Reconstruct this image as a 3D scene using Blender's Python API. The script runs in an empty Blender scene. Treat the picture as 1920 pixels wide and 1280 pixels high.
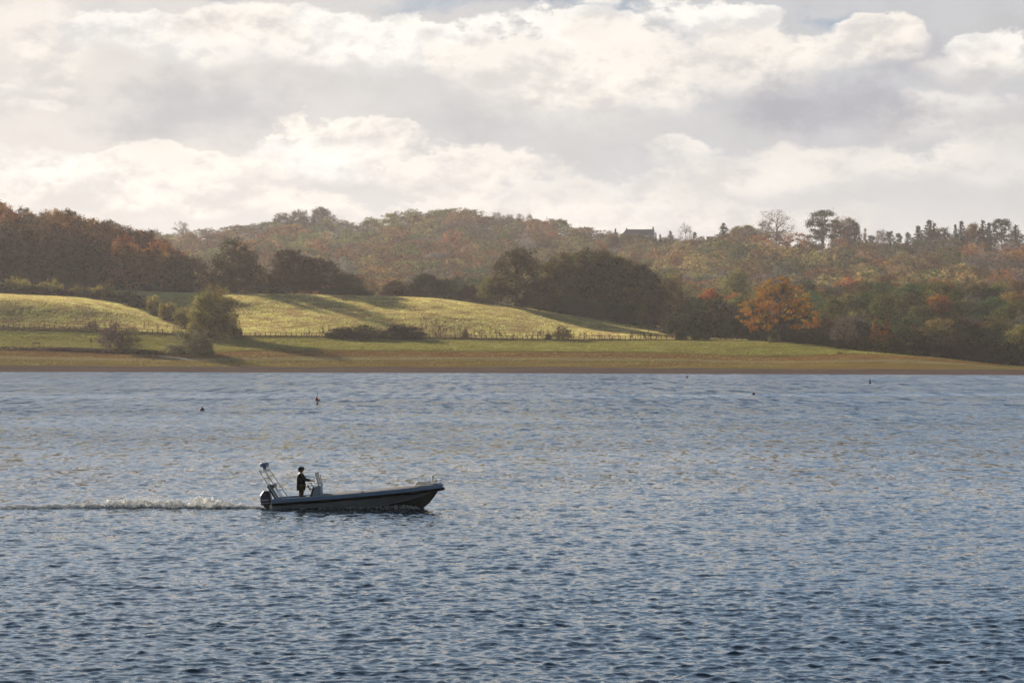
import bpy, bmesh, math, random
import numpy as np
from mathutils import Vector, Matrix

random.seed(7)
rng = np.random.default_rng(11)
scene = bpy.context.scene
col = scene.collection
R = math.radians

# ------------------------------------------------------------------ camera
F = 4680.0            # focal length in photo pixels (1920 wide)
CAM_H = 8.75
cam = bpy.data.cameras.new('camera')
cam.sensor_width = 36.0
cam.lens = F / 1920 * 36.0
cam.clip_start = 1.0
cam.clip_end = 9000.0
cam_o = bpy.data.objects.new('camera', cam)
cam_o.location = (0, 0, CAM_H)
cam_o.rotation_euler = (R(90), 0, 0)
col.objects.link(cam_o)
scene.camera = cam_o

# ------------------------------------------------------------------ light
SUN_EL, SUN_AZ = R(12.8), R(-28.0)
sun_vec = Vector((math.sin(SUN_AZ) * math.cos(SUN_EL), math.cos(SUN_AZ) * math.cos(SUN_EL), math.sin(SUN_EL)))
sun = bpy.data.lights.new('sun', 'SUN')
sun.energy = 5.0
sun.angle = R(0.5)
sun.color = (1.0, 0.89, 0.74)
sun_o = bpy.data.objects.new('sun', sun)
sun_o.rotation_euler = (-sun_vec).to_track_quat('-Z', 'Y').to_euler()
col.objects.link(sun_o)

scene.view_settings.view_transform = 'Standard'
scene.view_settings.look = 'None'
scene.view_settings.exposure = 1.5
scene.view_settings.gamma = 1.0
scene.view_settings.use_curve_mapping = False
cy = scene.cycles
cy.max_bounces = 4
cy.diffuse_bounces = 1
cy.glossy_bounces = 1
cy.transmission_bounces = 3
cy.transparent_max_bounces = 8
cy.volume_bounces = 0
cy.sample_clamp_indirect = 6.0


class NT:
    """small node-tree writer"""
    def __init__(self, tree):
        self.t = tree

    def n(self, kind, ins=None, **props):
        nd = self.t.nodes.new(kind)
        for k, v in props.items():
            setattr(nd, k, v)
        for k, v in (ins or {}).items():
            self.set(nd.inputs[k], v)
        return nd

    def set(self, sock, v):
        if isinstance(v, bpy.types.NodeSocket):
            self.t.links.new(v, sock)
        else:
            if isinstance(v, tuple) and len(v) == 3 and sock.type == 'RGBA':
                v = (*v, 1.0)
            sock.default_value = v

    def m(self, op, a, b=0.0, c=None, clamp=False):
        nd = self.n('ShaderNodeMath', operation=op, use_clamp=clamp)
        self.set(nd.inputs[0], a)
        self.set(nd.inputs[1], b)
        if c is not None:
            self.set(nd.inputs[2], c)
        return nd.outputs[0]

    def vm(self, op, a, b=(0, 0, 0)):
        nd = self.n('ShaderNodeVectorMath', operation=op)
        self.set(nd.inputs[0], a)
        self.set(nd.inputs[1], b)
        return nd.outputs[0]

    def sm(self, v, a, b, to0=0.0, to1=1.0):
        nd = self.n('ShaderNodeMapRange', interpolation_type='SMOOTHSTEP')
        for i, x in enumerate((v, a, b, to0, to1)):
            self.set(nd.inputs[i], x)
        return nd.outputs[0]

    def mix(self, f, a, b, blend='MIX'):
        nd = self.n('ShaderNodeMix', data_type='RGBA', blend_type=blend)
        self.set(nd.inputs[0], f)
        self.set(nd.inputs[6], a)
        self.set(nd.inputs[7], b)
        return nd.outputs[2]

    def noise(self, vec, scale, detail=3.0, rough=0.5, color=False, dist=0.0, lac=2.0):
        nd = self.n('ShaderNodeTexNoise', {'Scale': scale, 'Detail': detail, 'Roughness': rough, 'Distortion': dist, 'Lacunarity': lac})
        self.set(nd.inputs['Vector'], vec)
        return nd.outputs[1 if color else 0]

    def ramp(self, f, stops):
        nd = self.n('ShaderNodeValToRGB')
        e = nd.color_ramp.elements
        while len(e) < len(stops):
            e.new(0.5)
        for i, (p, c) in enumerate(stops):
            e[i].position = p
            e[i].color = (*c, 1.0)
        self.set(nd.inputs[0], f)
        return nd.outputs[0]


# ------------------------------------------------------------------ sky (world)
def build_world():
    w = bpy.data.worlds.new('World')
    scene.world = w
    w.use_nodes = True
    t = NT(w.node_tree)
    bg = w.node_tree.nodes['Background']
    sky = t.n('ShaderNodeTexSky', sky_type='NISHITA', sun_disc=False, sun_elevation=SUN_EL, sun_rotation=SUN_AZ,
              air_density=1.0, dust_density=0.6, ozone_density=1.5)
    tc = t.n('ShaderNodeTexCoord').outputs['Generated']
    sep = t.n('ShaderNodeSeparateXYZ', {0: tc})
    x, y, z = sep.outputs
    ys = t.m('MAXIMUM', y, 0.08)
    p0 = t.m('DIVIDE', x, ys)
    q0 = t.m('DIVIDE', z, ys)
    # direction based noise (stretched a little sideways)
    dv = t.vm('MULTIPLY', tc, (1.0, 1.0, 1.7))
    nA = t.n('ShaderNodeSeparateColor', {0: t.noise(dv, 14.0, 6.0, 0.55, color=True)}).outputs
    nB = t.noise(dv, 34.0, 8.0, 0.58)
    nC = t.noise(dv, 90.0, 6.0, 0.6)
    wx = t.m('MULTIPLY', t.m('SUBTRACT', nA[0], 0.5), 0.075)
    wz = t.m('MULTIPLY', t.m('SUBTRACT', nA[1], 0.5), 0.04)
    p = t.m('ADD', p0, wx)
    q = t.m('ADD', q0, wz)
    fine = t.m('ADD', t.m('MULTIPLY', t.m('SUBTRACT', nB, 0.5), 2.3), t.m('MULTIPLY', t.m('SUBTRACT', nC, 0.5), 0.9))
    nB2 = t.noise(t.vm('ADD', dv, (-0.004, 0.0, 0.010)), 34.0, 8.0, 0.58)
    nC2 = t.noise(t.vm('ADD', dv, (-0.0015, 0.0, 0.004)), 90.0, 6.0, 0.6)
    relief = t.m('ADD', t.m('MULTIPLY', t.m('SUBTRACT', nB, nB2), 7.0), t.m('MULTIPLY', t.m('SUBTRACT', nC, nC2), 3.0))

    def px(u, v):
        return ((u - 960) / F, (640 - v) / F)

    # base: thin veil of high cloud over the physical sky
    gray = (5.2, 5.3, 5.5)
    warm = (7.7, 7.2, 6.65)
    leftness = t.sm(p0, 0.12, -0.22)
    low = t.sm(q0, 0.085, 0.0)
    veil = t.mix(t.m('MAXIMUM', t.m('MULTIPLY', leftness, 0.75), t.m('MULTIPLY', low, 0.75)), gray, warm)
    out = veil
    # (u, v, ru, rv, edge softness, colour, strength, top-lit)
    G = (4.4, 4.5, 4.9); B = (3.1, 3.9, 4.9); W = (9.7, 9.3, 8.7); C = (9.2, 8.65, 7.9); LG = (5.6, 5.6, 5.65)
    DG = (3.9, 3.95, 4.5)
    blobs = [
        (1120, 15, 120, 35, .7, B, .75), (1565, 35, 80, 32, .5, B, .9), (880, -15, 180, 30, .6, B, .7), (400, -10, 200, 25, .7, B, .45),
        (230, 40, 170, 60, .9, G, .35),
        (340, 215, 320, 85, .8, (5.2, 5.2, 5.35), .95), (900, 240, 260, 70, .8, (5.2, 5.25, 5.4), .8), (60, 130, 60, 60, .7, C, .5),
        (60, 70, 150, 110, .8, C, .6), (1130, 180, 220, 110, .7, C, .75), (300, 385, 520, 40, .8, C, .75), (1050, 405, 620, 40, .9, C, .55),
        (1760, 235, 170, 60, .8, C, .5), (1500, 335, 260, 50, .8, C, .5), (1850, 340, 200, 60, .9, C, .4),
        # upper cumulus bank
        (260, 75, 150, 48, .45, W, .75), (480, 70, 190, 62, .4, C, 1), (760, 80, 230, 70, .4, W, 1), (960, 130, 150, 60, .5, C, .8),
        (420, 110, 220, 30, .8, W, .5), (1080, 90, 130, 60, .45, W, .9), (1190, 150, 200, 90, .6, C, .8),
        (1330, 50, 150, 55, .4, W, .9), (1440, 110, 160, 60, .5, C, .7), (1260, 230, 260, 60, .8, LG, .7),
        (1420, 20, 60, 28, .5, W, .9), (1600, 100, 170, 50, .6, C, .8), (1640, 62, 120, 50, .35, C, .9), (1730, 92, 60, 42, .4, C, .7), (1100, 12, 50, 14, .5, W, .8),
        (1590, 195, 210, 75, .7, DG, .9), (1700, 140, 100, 35, .7, G, .7), (1780, 100, 60, 60, .7, DG, .4),
        (1900, 118, 90, 40, .4, W, .85), (1860, 150, 130, 40, .8, C, .5), (1300, 285, 70, 34, .6, C, .6), (1130, 195, 130, 40, .6, C, .6), (1850, 180, 80, 40, .8, LG, .9),
        # middle cumulus bank
        (640, 270, 150, 66, .4, C, .95), (560, 300, 180, 50, .5, W, .7), (850, 330, 170, 50, .5, C, .8), (280, 335, 320, 55, .5, C, .85),
        (60, 330, 160, 60, .6, W, .45), (1050, 370, 260, 40, .8, C, .5), (1380, 320, 180, 45, .7, C, .35), (1700, 330, 130, 30, .7, C, .3),
        (80, 195, 45, 14, .9, W, .4), (30, 165, 40, 12, .9, W, .35),
        (620, 345, 360, 16, .9, LG, .25), (1600, 370, 420, 40, .9, LG, .5), (1840, 250, 120, 50, .8, LG, .5),
    ]
    pq = t.n('ShaderNodeCombineXYZ', {0: p, 1: q}).outputs[0]
    shade = t.m('ADD', t.m('MULTIPLY', relief, 0.7), t.m('MULTIPLY', fine, -0.1))
    for bi, (u, v, ru, rv, soft, c, s) in enumerate(blobs):
        if bi % 6 == 5:
            # evaluate the clouds in order, a few at a time (keeps the shader's memory small)
            pq = t.n('ShaderNodeVectorMath', {0: out, 1: (1e-9, 1e-9, 1e-9), 2: pq}, operation='MULTIPLY_ADD').outputs[0]
        cx, cz = px(u, v)
        kx, kz = F / ru, F / rv
        e = t.n('ShaderNodeVectorMath', {0: pq, 1: (kx, kz, 0), 2: (-cx * kx, -cz * kz, 0)}, operation='MULTIPLY_ADD').outputs[0]
        ln = t.n('ShaderNodeVectorMath', {0: e}, operation='LENGTH').outputs['Value']
        d = t.m('ADD', ln, fine)
        if c in (W, C):
            soft *= 0.32
            dz = t.n('ShaderNodeSeparateXYZ', {0: e}).outputs[1]
            e1 = t.m('MULTIPLY_ADD', t.m('MULTIPLY_ADD', dz, 1.0, 0.5, clamp=True), 0.5, 0.5 - soft)
            mk = t.sm(d, 1.12, e1, 0.0, s)
            dark = tuple(k * g for k, g in zip(c, (.74, .76, .80)))
            cc = t.mix(t.m('MULTIPLY_ADD', dz, 0.55, t.m('ADD', shade, 0.72), clamp=True), dark, c)
        else:
            mk = t.sm(d, 1.12, 0.8 - soft, 0.0, s)
            cc = c
        out = t.mix(mk, out, cc)
    # overall soft tonal variation
    var = t.sm(nB, 0.3, 0.7, 0.95, 1.05)
    out = t.vm('MULTIPLY', out, t.n('ShaderNodeCombineXYZ', {0: var, 1: var, 2: var}).outputs[0])
    # high up and behind: broken cloud over blue sky
    nH = t.noise(t.vm('MULTIPLY', tc, (1, 1, 2.2)), 3.2, 7.0, 0.55)
    cov = t.sm(nH, 0.5, 0.68)
    sunside = t.sm(t.n('ShaderNodeVectorMath', {0: tc, 1: tuple(sun_vec)}, operation='DOT_PRODUCT').outputs['Value'], 0.2, 1.0)
    cl = t.mix(sunside, (6.2, 6.7, 7.6), (9.0, 8.8, 8.4))
    skyc = t.mix(0.72, t.vm('MINIMUM', sky.outputs[0], (9, 9, 9)), (4.7, 6.9, 9.9))
    high = t.mix(t.m('MULTIPLY', cov, 0.55), skyc, cl)
    # away from the sun the sky is clear and deeper blue
    clear = t.mix(t.m('MULTIPLY', cov, 0.22), t.vm('MULTIPLY', sky.outputs[0], (1.0, 1.0, 1.0)), (3.4, 3.6, 4.0))
    high = t.mix(t.m('MAXIMUM', t.sm(y, 0.55, 0.1), t.sm(z, 0.6, 0.85)), high, clear)
    up = t.sm(z, 0.125, 0.20)
    back = t.sm(y, 0.55, 0.15)
    side = t.m('MAXIMUM', up, back)
    out = t.mix(side, out, high)
    t.set(bg.inputs[0], t.vm('MULTIPLY', out, (0.73, 0.73, 0.73)))
    bg.inputs[1].default_value = 0.05


build_world()


# ------------------------------------------------------------------ helpers
def tag(o, label=None, cat=None, group=None, kind=None):
    if label:
        o['label'] = label
    if cat:
        o['category'] = cat
    if group:
        o['group'] = group
    if kind:
        o['kind'] = kind
    return o


def mesh_obj(name, me, parent=None, mat=None):
    o = bpy.data.objects.new(name, me)
    col.objects.link(o)
    if mat is not None and not me.materials:
        me.materials.append(mat)
    if parent is not None:
        o.parent = parent
    return o


def empty(name, loc, rz=0.0):
    o = bpy.data.objects.new(name, None)
    o.empty_display_size = 0.3
    o.location = loc
    o.rotation_euler = (0, 0, rz)
    col.objects.link(o)
    return o


def np_mesh(name, verts, faces, smooth=False):
    """verts (n,3), faces (m,k) with constant k"""
    me = bpy.data.meshes.new(name)
    verts = np.asarray(verts, dtype=np.float32)
    faces = np.asarray(faces, dtype=np.int32)
    m, k = faces.shape
    me.vertices.add(len(verts))
    me.vertices.foreach_set('co', verts.ravel())
    me.loops.add(m * k)
    me.loops.foreach_set('vertex_index', faces.ravel())
    me.polygons.add(m)
    me.polygons.foreach_set('loop_start', np.arange(0, m * k, k, dtype=np.int32))
    me.polygons.foreach_set('loop_total', np.full(m, k, dtype=np.int32))
    if smooth:
        me.polygons.foreach_set('use_smooth', np.ones(m, dtype=bool))
    me.update(calc_edges=True)
    return me


def add_attr(me, name, vals):
    a = me.attributes.new(name, 'FLOAT', 'POINT')
    a.data.foreach_set('value', np.asarray(vals, dtype=np.float32).ravel())


def add_col(me, name, vals):
    a = me.attributes.new(name, 'FLOAT_COLOR', 'POINT')
    v = np.ones((len(vals), 4), dtype=np.float32)
    v[:, :3] = vals
    a.data.foreach_set('color', v.ravel())


def grid_faces(nr, nc):
    i = np.arange(nr - 1)[:, None] * nc + np.arange(nc - 1)[None, :]
    return np.stack([i, i + 1, i + nc + 1, i + nc], -1).reshape(-1, 4)


class MB:
    """collects simple shapes into one mesh"""
    def __init__(self):
        self.v = []
        self.f = []

    def add(self, vs, fs):
        b = len(self.v)
        self.v += [tuple(v) for v in vs]
        self.f += [tuple(b + i for i in f) for f in fs]
        return self

    def box(self, c, s, rot=None, taper=1.0):
        cx, cy_, cz = c
        pts = []
        for sz in (-1, 1):
            k = taper if sz > 0 else 1.0
            for sx, sy in ((-1, -1), (1, -1), (1, 1), (-1, 1)):
                p = Vector((sx * s[0] / 2 * k, sy * s[1] / 2 * k, sz * s[2] / 2))
                if rot:
                    p = rot @ p
                pts.append((p.x + cx, p.y + cy_, p.z + cz))
        return self.add(pts, [(3, 2, 1, 0), (4, 5, 6, 7), (0, 1, 5, 4), (1, 2, 6, 5), (2, 3, 7, 6), (3, 0, 4, 7)])

    def tube(self, pts, rad, n=6, cap=True):
        pts = [Vector(p) for p in pts]
        if not hasattr(rad, '__len__'):
            rad = [rad] * len(pts)
        b = len(self.v)
        for i, p in enumerate(pts):
            d = (pts[min(i + 1, len(pts) - 1)] - pts[max(i - 1, 0)]).normalized()
            a = Vector((0, 0, 1)) if abs(d.z) < 0.9 else Vector((1, 0, 0))
            s = d.cross(a).normalized()
            q = s.cross(d)
            for k in range(n):
                an = 2 * math.pi * k / n
                self.v.append(tuple(p + (s * math.cos(an) + q * math.sin(an)) * rad[i]))
        for i in range(len(pts) - 1):
            for k in range(n):
                k2 = (k + 1) % n
                self.f.append((b + i * n + k, b + i * n + k2, b + (i + 1) * n + k2, b + (i + 1) * n + k))
        if cap:
            self.f.append(tuple(b + k for k in range(n)))
            self.f.append(tuple(b + (len(pts) - 1) * n + k for k in reversed(range(n))))
        return self

    def lathe(self, prof, n=16, c=(0, 0, 0)):
        b = len(self.v)
        for r, z in prof:
            for k in range(n):
                an = 2 * math.pi * k / n
                self.v.append((c[0] + r * math.cos(an), c[1] + r * math.sin(an), c[2] + z))
        for i in range(len(prof) - 1):
            for k in range(n):
                k2 = (k + 1) % n
                self.f.append((b + i * n + k, b + i * n + k2, b + (i + 1) * n + k2, b + (i + 1) * n + k))
        self.f.append(tuple(b + k for k in reversed(range(n))))
        self.f.append(tuple(b + (len(prof) - 1) * n + k for k in range(n)))
        return self

    def mesh(self, name, smooth=False):
        me = bpy.data.meshes.new(name)
        me.from_pydata(self.v, [], self.f)
        if smooth:
            for p in me.polygons:
                p.use_smooth = True
        me.update()
        return me

    def build(self, name, mat, parent=None, smooth=False, bevel=0.0):
        o = mesh_obj(name, self.mesh(name, smooth), parent, mat)
        if bevel:
            b = o.modifiers.new('bevel', 'BEVEL')
            b.width = bevel
            b.segments = 2
        return o


# ------------------------------------------------------------------ materials
def new_mat(name):
    m = bpy.data.materials.new(name)
    m.use_nodes = True
    t = NT(m.node_tree)
    return m, t, m.node_tree.nodes['Principled BSDF'], m.node_tree.nodes['Material Output']


def plain(name, c, rough=0.6, metal=0.0, var=0.18, scale=3.0):
    m, t, b, o = new_mat(name)
    tc = t.n('ShaderNodeTexCoord').outputs['Object']
    n = t.noise(tc, scale, 5.0, 0.6)
    f = t.sm(n, 0.3, 0.7, 1 - var, 1 + var)
    cc = t.vm('MULTIPLY', (c[0], c[1], c[2]), t.n('ShaderNodeCombineXYZ', {0: f, 1: f, 2: f}).outputs[0])
    t.set(b.inputs['Base Color'], cc)
    t.set(b.inputs['Roughness'], t.sm(n, 0.2, 0.8, rough * 0.85, min(1, rough * 1.15)))
    b.inputs['Metallic'].default_value = metal
    if rough > 0.74:
        b.inputs['Specular IOR Level'].default_value = 0.05
    return m


def leaf_material(name, from_attr, trans=0.38):
    m, t, b, o = new_mat(name)
    m.node_tree.nodes.remove(b)
    geo = t.n('ShaderNodeNewGeometry').outputs['Position']
    if from_attr:
        c = t.n('ShaderNodeAttribute', attribute_name='tint').outputs[0]
    else:
        c = t.n('ShaderNodeObjectInfo').outputs['Color']
    n1 = t.noise(geo, 0.13, 3.0, 0.55)
    n2 = t.noise(geo, 1.3, 2.0, 0.6)
    hsv = t.n('ShaderNodeHueSaturation', {'Color': c, 'Hue': t.sm(n1, 0.3, 0.7, 0.475, 0.525), 'Saturation': 1.0,
                                          'Value': t.m('MULTIPLY', t.sm(n1, 0.25, 0.75, 0.75, 1.3), t.sm(n2, 0.3, 0.7, 0.84, 1.16))})
    d = t.n('ShaderNodeBsdfDiffuse', {'Color': hsv.outputs[0]})
    tr = t.n('ShaderNodeBsdfTranslucent', {'Color': hsv.outputs[0]})
    mx = t.n('ShaderNodeMixShader', {0: trans, 1: d.outputs[0], 2: tr.outputs[0]})
    t.set(o.inputs[0], mx.outputs[0])
    return m


M_LEAF = leaf_material('leaf', False)
M_LEAF_A = leaf_material('leaf_mass', True)
M_GRASS = leaf_material('grass', True, 0.58)
M_BARK = plain('bark', (0.055, 0.042, 0.032), 0.9)
M_WOOD = plain('weathered_timber', (0.045, 0.03, 0.022), 0.85)
M_DARKGREEN = plain('dark_green_paint', (0.03, 0.05, 0.035), 0.6)


def ground_material():
    m, t, b, o = new_mat('ground')
    geo = t.n('ShaderNodeNewGeometry').outputs['Position']
    zone = t.n('ShaderNodeAttribute', attribute_name='zone').outputs['Fac']
    st = t.vm('MULTIPLY', geo, (0.35, 1.0, 1.0))
    nL = t.noise(st, 0.05, 4.0, 0.55)
    nM = t.noise(st, 0.35, 5.0, 0.6)
    nF = t.noise(geo, 1.6, 4.0, 0.65)
    zj = t.m('ADD', zone, t.m('MULTIPLY', t.m('SUBTRACT', nM, 0.5), 0.16))
    mud = t.mix(nM, (0.08, 0.055, 0.046), (0.125, 0.09, 0.074))
    tanA = t.mix(t.sm(nL, 0.35, 0.65), (0.17, 0.11, 0.035), (0.15, 0.125, 0.04))
    rust = t.mix(t.sm(nM, 0.35, 0.65), (0.15, 0.07, 0.028), (0.17, 0.095, 0.04))
    pale = (0.21, 0.17, 0.085)
    lawn = t.mix(t.sm(nM, 0.3, 0.7), (0.10, 0.10, 0.02), (0.21, 0.185, 0.045))
    lawn = t.mix(t.sm(nL, 0.5, 0.75), lawn, (0.22, 0.19, 0.05))
    field = t.mix(t.sm(nM, 0.3, 0.7), (0.22, 0.20, 0.06), (0.34, 0.29, 0.11))
    field = t.mix(t.sm(nF, 0.5, 0.72, 0.0, 0.75), field, (0.32, 0.30, 0.17))
    field = t.mix(t.sm(nL, 0.55, 0.75, 0.0, 0.5), field, (0.24, 0.19, 0.09))
    wood = (0.05, 0.04, 0.025)
    c = mud
    # zone values: 0..1 mud, 1..2 tan, 2..3 rust -> lawn, 3 fence, 3..5 field, 6+ woodland floor
    c = t.mix(t.sm(zj, 0.97, 1.02), c, tanA)
    c = t.mix(t.m('MULTIPLY', t.sm(zj, 1.40, 1.48), t.sm(zj, 1.66, 1.56)), c, pale)
    c = t.mix(t.sm(zj, 1.58, 1.68), c, rust)
    c = t.mix(t.sm(zone, 1.99, 2.02), c, lawn)
    c = t.mix(t.sm(zj, 2.93, 2.99), c, (0.16, 0.10, 0.045))
    c = t.mix(t.sm(zj, 3.05, 3.25), c, field)
    c = t.mix(t.sm(zj, 5.1, 5.4), c, wood)
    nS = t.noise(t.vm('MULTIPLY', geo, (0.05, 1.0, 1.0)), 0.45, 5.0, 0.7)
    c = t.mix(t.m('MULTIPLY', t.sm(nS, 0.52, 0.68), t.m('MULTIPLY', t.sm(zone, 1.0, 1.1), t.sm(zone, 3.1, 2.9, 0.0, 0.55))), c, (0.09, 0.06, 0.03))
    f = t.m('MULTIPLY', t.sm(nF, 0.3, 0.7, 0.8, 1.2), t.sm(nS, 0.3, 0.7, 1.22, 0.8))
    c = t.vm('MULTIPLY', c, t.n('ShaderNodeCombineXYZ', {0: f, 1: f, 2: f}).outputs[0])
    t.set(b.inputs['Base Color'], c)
    b.inputs['Roughness'].default_value = 0.95
    b.inputs['Specular IOR Level'].default_value = 0.1
    hgt = t.m('ADD', t.m('MULTIPLY', t.noise(t.vm('MULTIPLY', geo, (0.5, 1, 1)), 0.55, 5.0, 0.62), 1.0), t.m('MULTIPLY', nF, 0.25))
    amp = t.sm(zone, 2.9, 3.2, 0.25, 1.0)
    amp = t.m('MULTIPLY', amp, t.sm(zone, 0.9, 1.2, 0.3, 1.0))
    bp = t.n('ShaderNodeBump', {'Strength': 1.0, 'Distance': t.m('MULTIPLY', amp, 0.75), 'Height': hgt})
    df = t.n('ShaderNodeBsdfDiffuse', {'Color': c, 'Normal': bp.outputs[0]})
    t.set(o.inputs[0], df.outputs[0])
    return m


def water_material():
    m, t, b, o = new_mat('water')
    geo = t.n('ShaderNodeNewGeometry')
    pos = geo.outputs['Position']
    y = t.n('ShaderNodeSeparateXYZ', {0: pos}).outputs[1]
    # capillary ripples and, further out, the waves too small for the mesh, as slope fields
    def slope(scale, sx, off, det):
        c = t.noise(t.vm('ADD', t.vm('MULTIPLY', pos, (sx, 1.0, 1.0)), (off, off * 1.7, 0)), scale, det, 0.6, color=True)
        return t.vm('SUBTRACT', c, (0.5, 0.5, 0.5))
    s1 = slope(5.0, 0.6, 3.1, 2.0)
    s2 = slope(1.3, 0.45, 17.0, 3.0)
    s3 = slope(0.16, 0.35, 5.0, 2.0)
    far = t.sm(y, 110.0, 420.0)
    near = t.sm(y, 60.0, 300.0, 1.0, 0.8)
    slick = t.m('MULTIPLY', t.sm(t.m('ADD', y, t.m('MULTIPLY', t.noise(pos, 0.01, 2.0), 40.0)), 405.0, 425.0),
                t.sm(t.m('ADD', y, t.m('MULTIPLY', t.noise(pos, 0.02, 3.0), 40.0)), 450.0, 432.0))
    calm = t.m('SUBTRACT', 1.0, t.m('MULTIPLY', slick, 0.45))
    gust = t.sm(t.noise(t.vm('MULTIPLY', pos, (0.4, 1, 1)), 0.03, 3.0, 0.6), 0.3, 0.7, 0.68, 1.25)
    calm = t.m('MULTIPLY', calm, gust)
    def scl(v, f):
        return t.n('ShaderNodeVectorMath', {0: v, 'Scale': f}, operation='SCALE').outputs[0]
    tot = t.vm('ADD', scl(s1, t.m('MULTIPLY', near, 0.62)), scl(s2, t.m('ADD', t.sm(y, 60.0, 150.0, 0.3, 0.6), t.m('MULTIPLY', far, 0.6))))
    tot = t.vm('ADD', tot, scl(s3, t.m('MULTIPLY', far, 0.35)))
    s4 = t.vm('SUBTRACT', t.noise(t.vm('MULTIPLY', pos, (1.0, 0.11, 1.0)), 0.55, 3.0, 0.65, color=True), (0.5, 0.5, 0.5))
    tot = t.vm('ADD', tot, scl(s4, t.m('MULTIPLY', t.sm(y, 180.0, 400.0), 1.05)))
    s5 = t.vm('SUBTRACT', t.noise(t.vm('MULTIPLY', pos, (1.0, 0.24, 1.0)), 1.1, 3.0, 0.65, color=True), (0.5, 0.5, 0.5))
    tot = t.vm('ADD', tot, scl(s5, t.m('MULTIPLY', t.sm(y, 90.0, 190.0), t.sm(y, 480.0, 300.0, 0.3, 0.8))))
    tot = scl(tot, calm)
    lean = t.n('ShaderNodeCombineXYZ', {1: t.sm(y, 60.0, 380.0, -0.015, -0.13)}).outputs[0]
    tot = t.vm('ADD', tot, lean)
    tot = t.vm('MULTIPLY', tot, (0.8, 1.0, 0.0))
    nn = t.n('ShaderNodeVectorMath', {0: t.vm('ADD', geo.outputs['Normal'], tot)}, operation='NORMALIZE').outputs[0]
    b.inputs['Base Color'].default_value = (0.028, 0.046, 0.058, 1)
    b.inputs['IOR'].default_value = 1.333
    t.set(b.inputs['Roughness'], t.sm(y, 60.0, 600.0, 0.06, 0.16))
    t.set(b.inputs['Normal'], nn)
    return m


M_GROUND = ground_material()
M_WATER = water_material()

# ------------------------------------------------------------------ terrain
# control rows: name -> list of (photo column, distance Y, picture row) ; heights follow from them
def zat(row, Y):
    return CAM_H + (640 - row) / F * Y


def shoreY(u):
    return 40950.0 / (np.interp(u, [-300, 0, 460, 900, 1250, 1480, 1700, 1920, 2300], [697, 697, 698, 699, 700.5, 701.3, 702.2, 703, 704]) - 640)


U = np.linspace(-700, 2620, 665)     # photo columns at which the land is described
cx = [-700, 0, 150, 312, 400, 460, 600, 800, 960, 1100, 1250, 1400, 1480, 1600, 1700, 1790, 1920, 2620]


def cc(vals, sm=9):
    v = np.interp(U, cx, vals)
    k = np.exp(-0.5 * (np.arange(-2 * sm, 2 * sm + 1) / (sm / 2)) ** 2)
    k /= k.sum()
    vp = np.pad(v, 2 * sm, mode='edge')
    return np.convolve(vp, k, 'valid')


Ysh = shoreY(U)
rows = []   # (Y array, z array)
rows.append((np.full_like(U, 30.0), np.full_like(U, -4.0)))
rows.append((Ysh - 60, np.full_like(U, -2.0)))
rows.append((Ysh, np.full_like(U, 0.0)))
k1 = cc([683, 685, 686, 687, 687.5, 687.5, 688, 688, 688, 688.5, 690, 691, 691.5, 691.5, 691.8, 692, 692.5, 693])
Y1 = Ysh + 22
rows.append((Y1, zat(k1, Y1)))
k2 = cc([652, 655, 659, 664, 661, 658, 657.5, 659, 660, 661, 662, 668, 669, 663, 667, 675, 690.5, 696])
Y2 = Ysh + cc([70, 70, 70, 70, 70, 70, 70, 70, 70, 70, 74, 78, 80, 80, 70, 55, 35, 30])
rows.append((Y2, zat(k2, Y2)))
k3 = cc([614, 616, 620, 627, 630, 631, 632, 634, 637, 638, 637, 639, 642, 656, 666, 673.5, 689.5, 696], 5)
Y3 = cc([850, 850, 850, 850, 850, 850, 850, 850, 850, 850, 848, 835, 812, 775, 750, 730, 705, 690])
rows.append((Y3, zat(k3, Y3)))
k4 = cc([557, 557, 568, 596, 600, 597, 589, 586, 600, 618, 628, 637, 646, 664, 673, 679, 692, 697], 5)
Y4 = Y3 + 65
rows.append((Y4, zat(k4, Y4)))
k5 = cc([540, 545, 546, 549, 550, 551, 552.5, 559, 575, 596, 618, 636, 648, 664, 672, 676, 680, 684], 5)
Y5 = Y4 + np.interp(U, [330, 460], [135, 80])
rows.append((Y5, zat(k5, Y5)))
k6 = cc([500, 515, 525, 542, 553, 556, 559, 566, 580, 604, 620, 622, 618, 610, 608, 606, 604, 600])
Y6 = np.full_like(U, 1100.0)
rows.append((Y6, zat(k6, Y6)))
k7 = cc([450, 463, 480, 528, 560, 566, 570, 574, 585, 600, 610, 606, 602, 598, 596, 594, 592, 590])
Y7 = np.full_like(U, 1260.0)
rows.append((Y7, zat(k7, Y7)))
k8 = cc([470, 490, 510, 550, 572, 576, 578, 578, 582, 590, 596, 592, 588, 584, 580, 578, 574, 570])
Y8 = np.full_like(U, 1420.0)
rows.append((Y8, zat(k8, Y8)))
sky_px = [-700, 0, 330, 380, 450, 510, 600, 680, 740, 800, 880, 910, 940, 1000, 1050, 1100, 1150, 1200, 1250, 1300, 1350, 1400, 1480, 1520, 1600, 1700, 1750, 1850, 1920, 2620]
sky_py = [400, 405, 438, 427, 422, 414, 413, 414, 398, 389, 393, 404, 404, 408, 412, 425, 438, 444, 446, 448, 442, 427, 432, 446, 448, 450, 446, 446, 444, 440]
ridge_top = np.interp(U, sky_px, sky_py)
YR = np.interp(U, [-700, 1000, 1350, 2620], [2400, 2400, 1950, 1950])
kR = ridge_top + 13.5 * F / YR
Ym = YR * 0.5 + 1420 * 0.5
km = 0.48 * kR + 0.52 * k8
rows.append((Ym, zat(km, Ym)))
Yq = YR * 0.8 + 1420 * 0.2
kq = 0.84 * kR + 0.16 * k8
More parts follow.
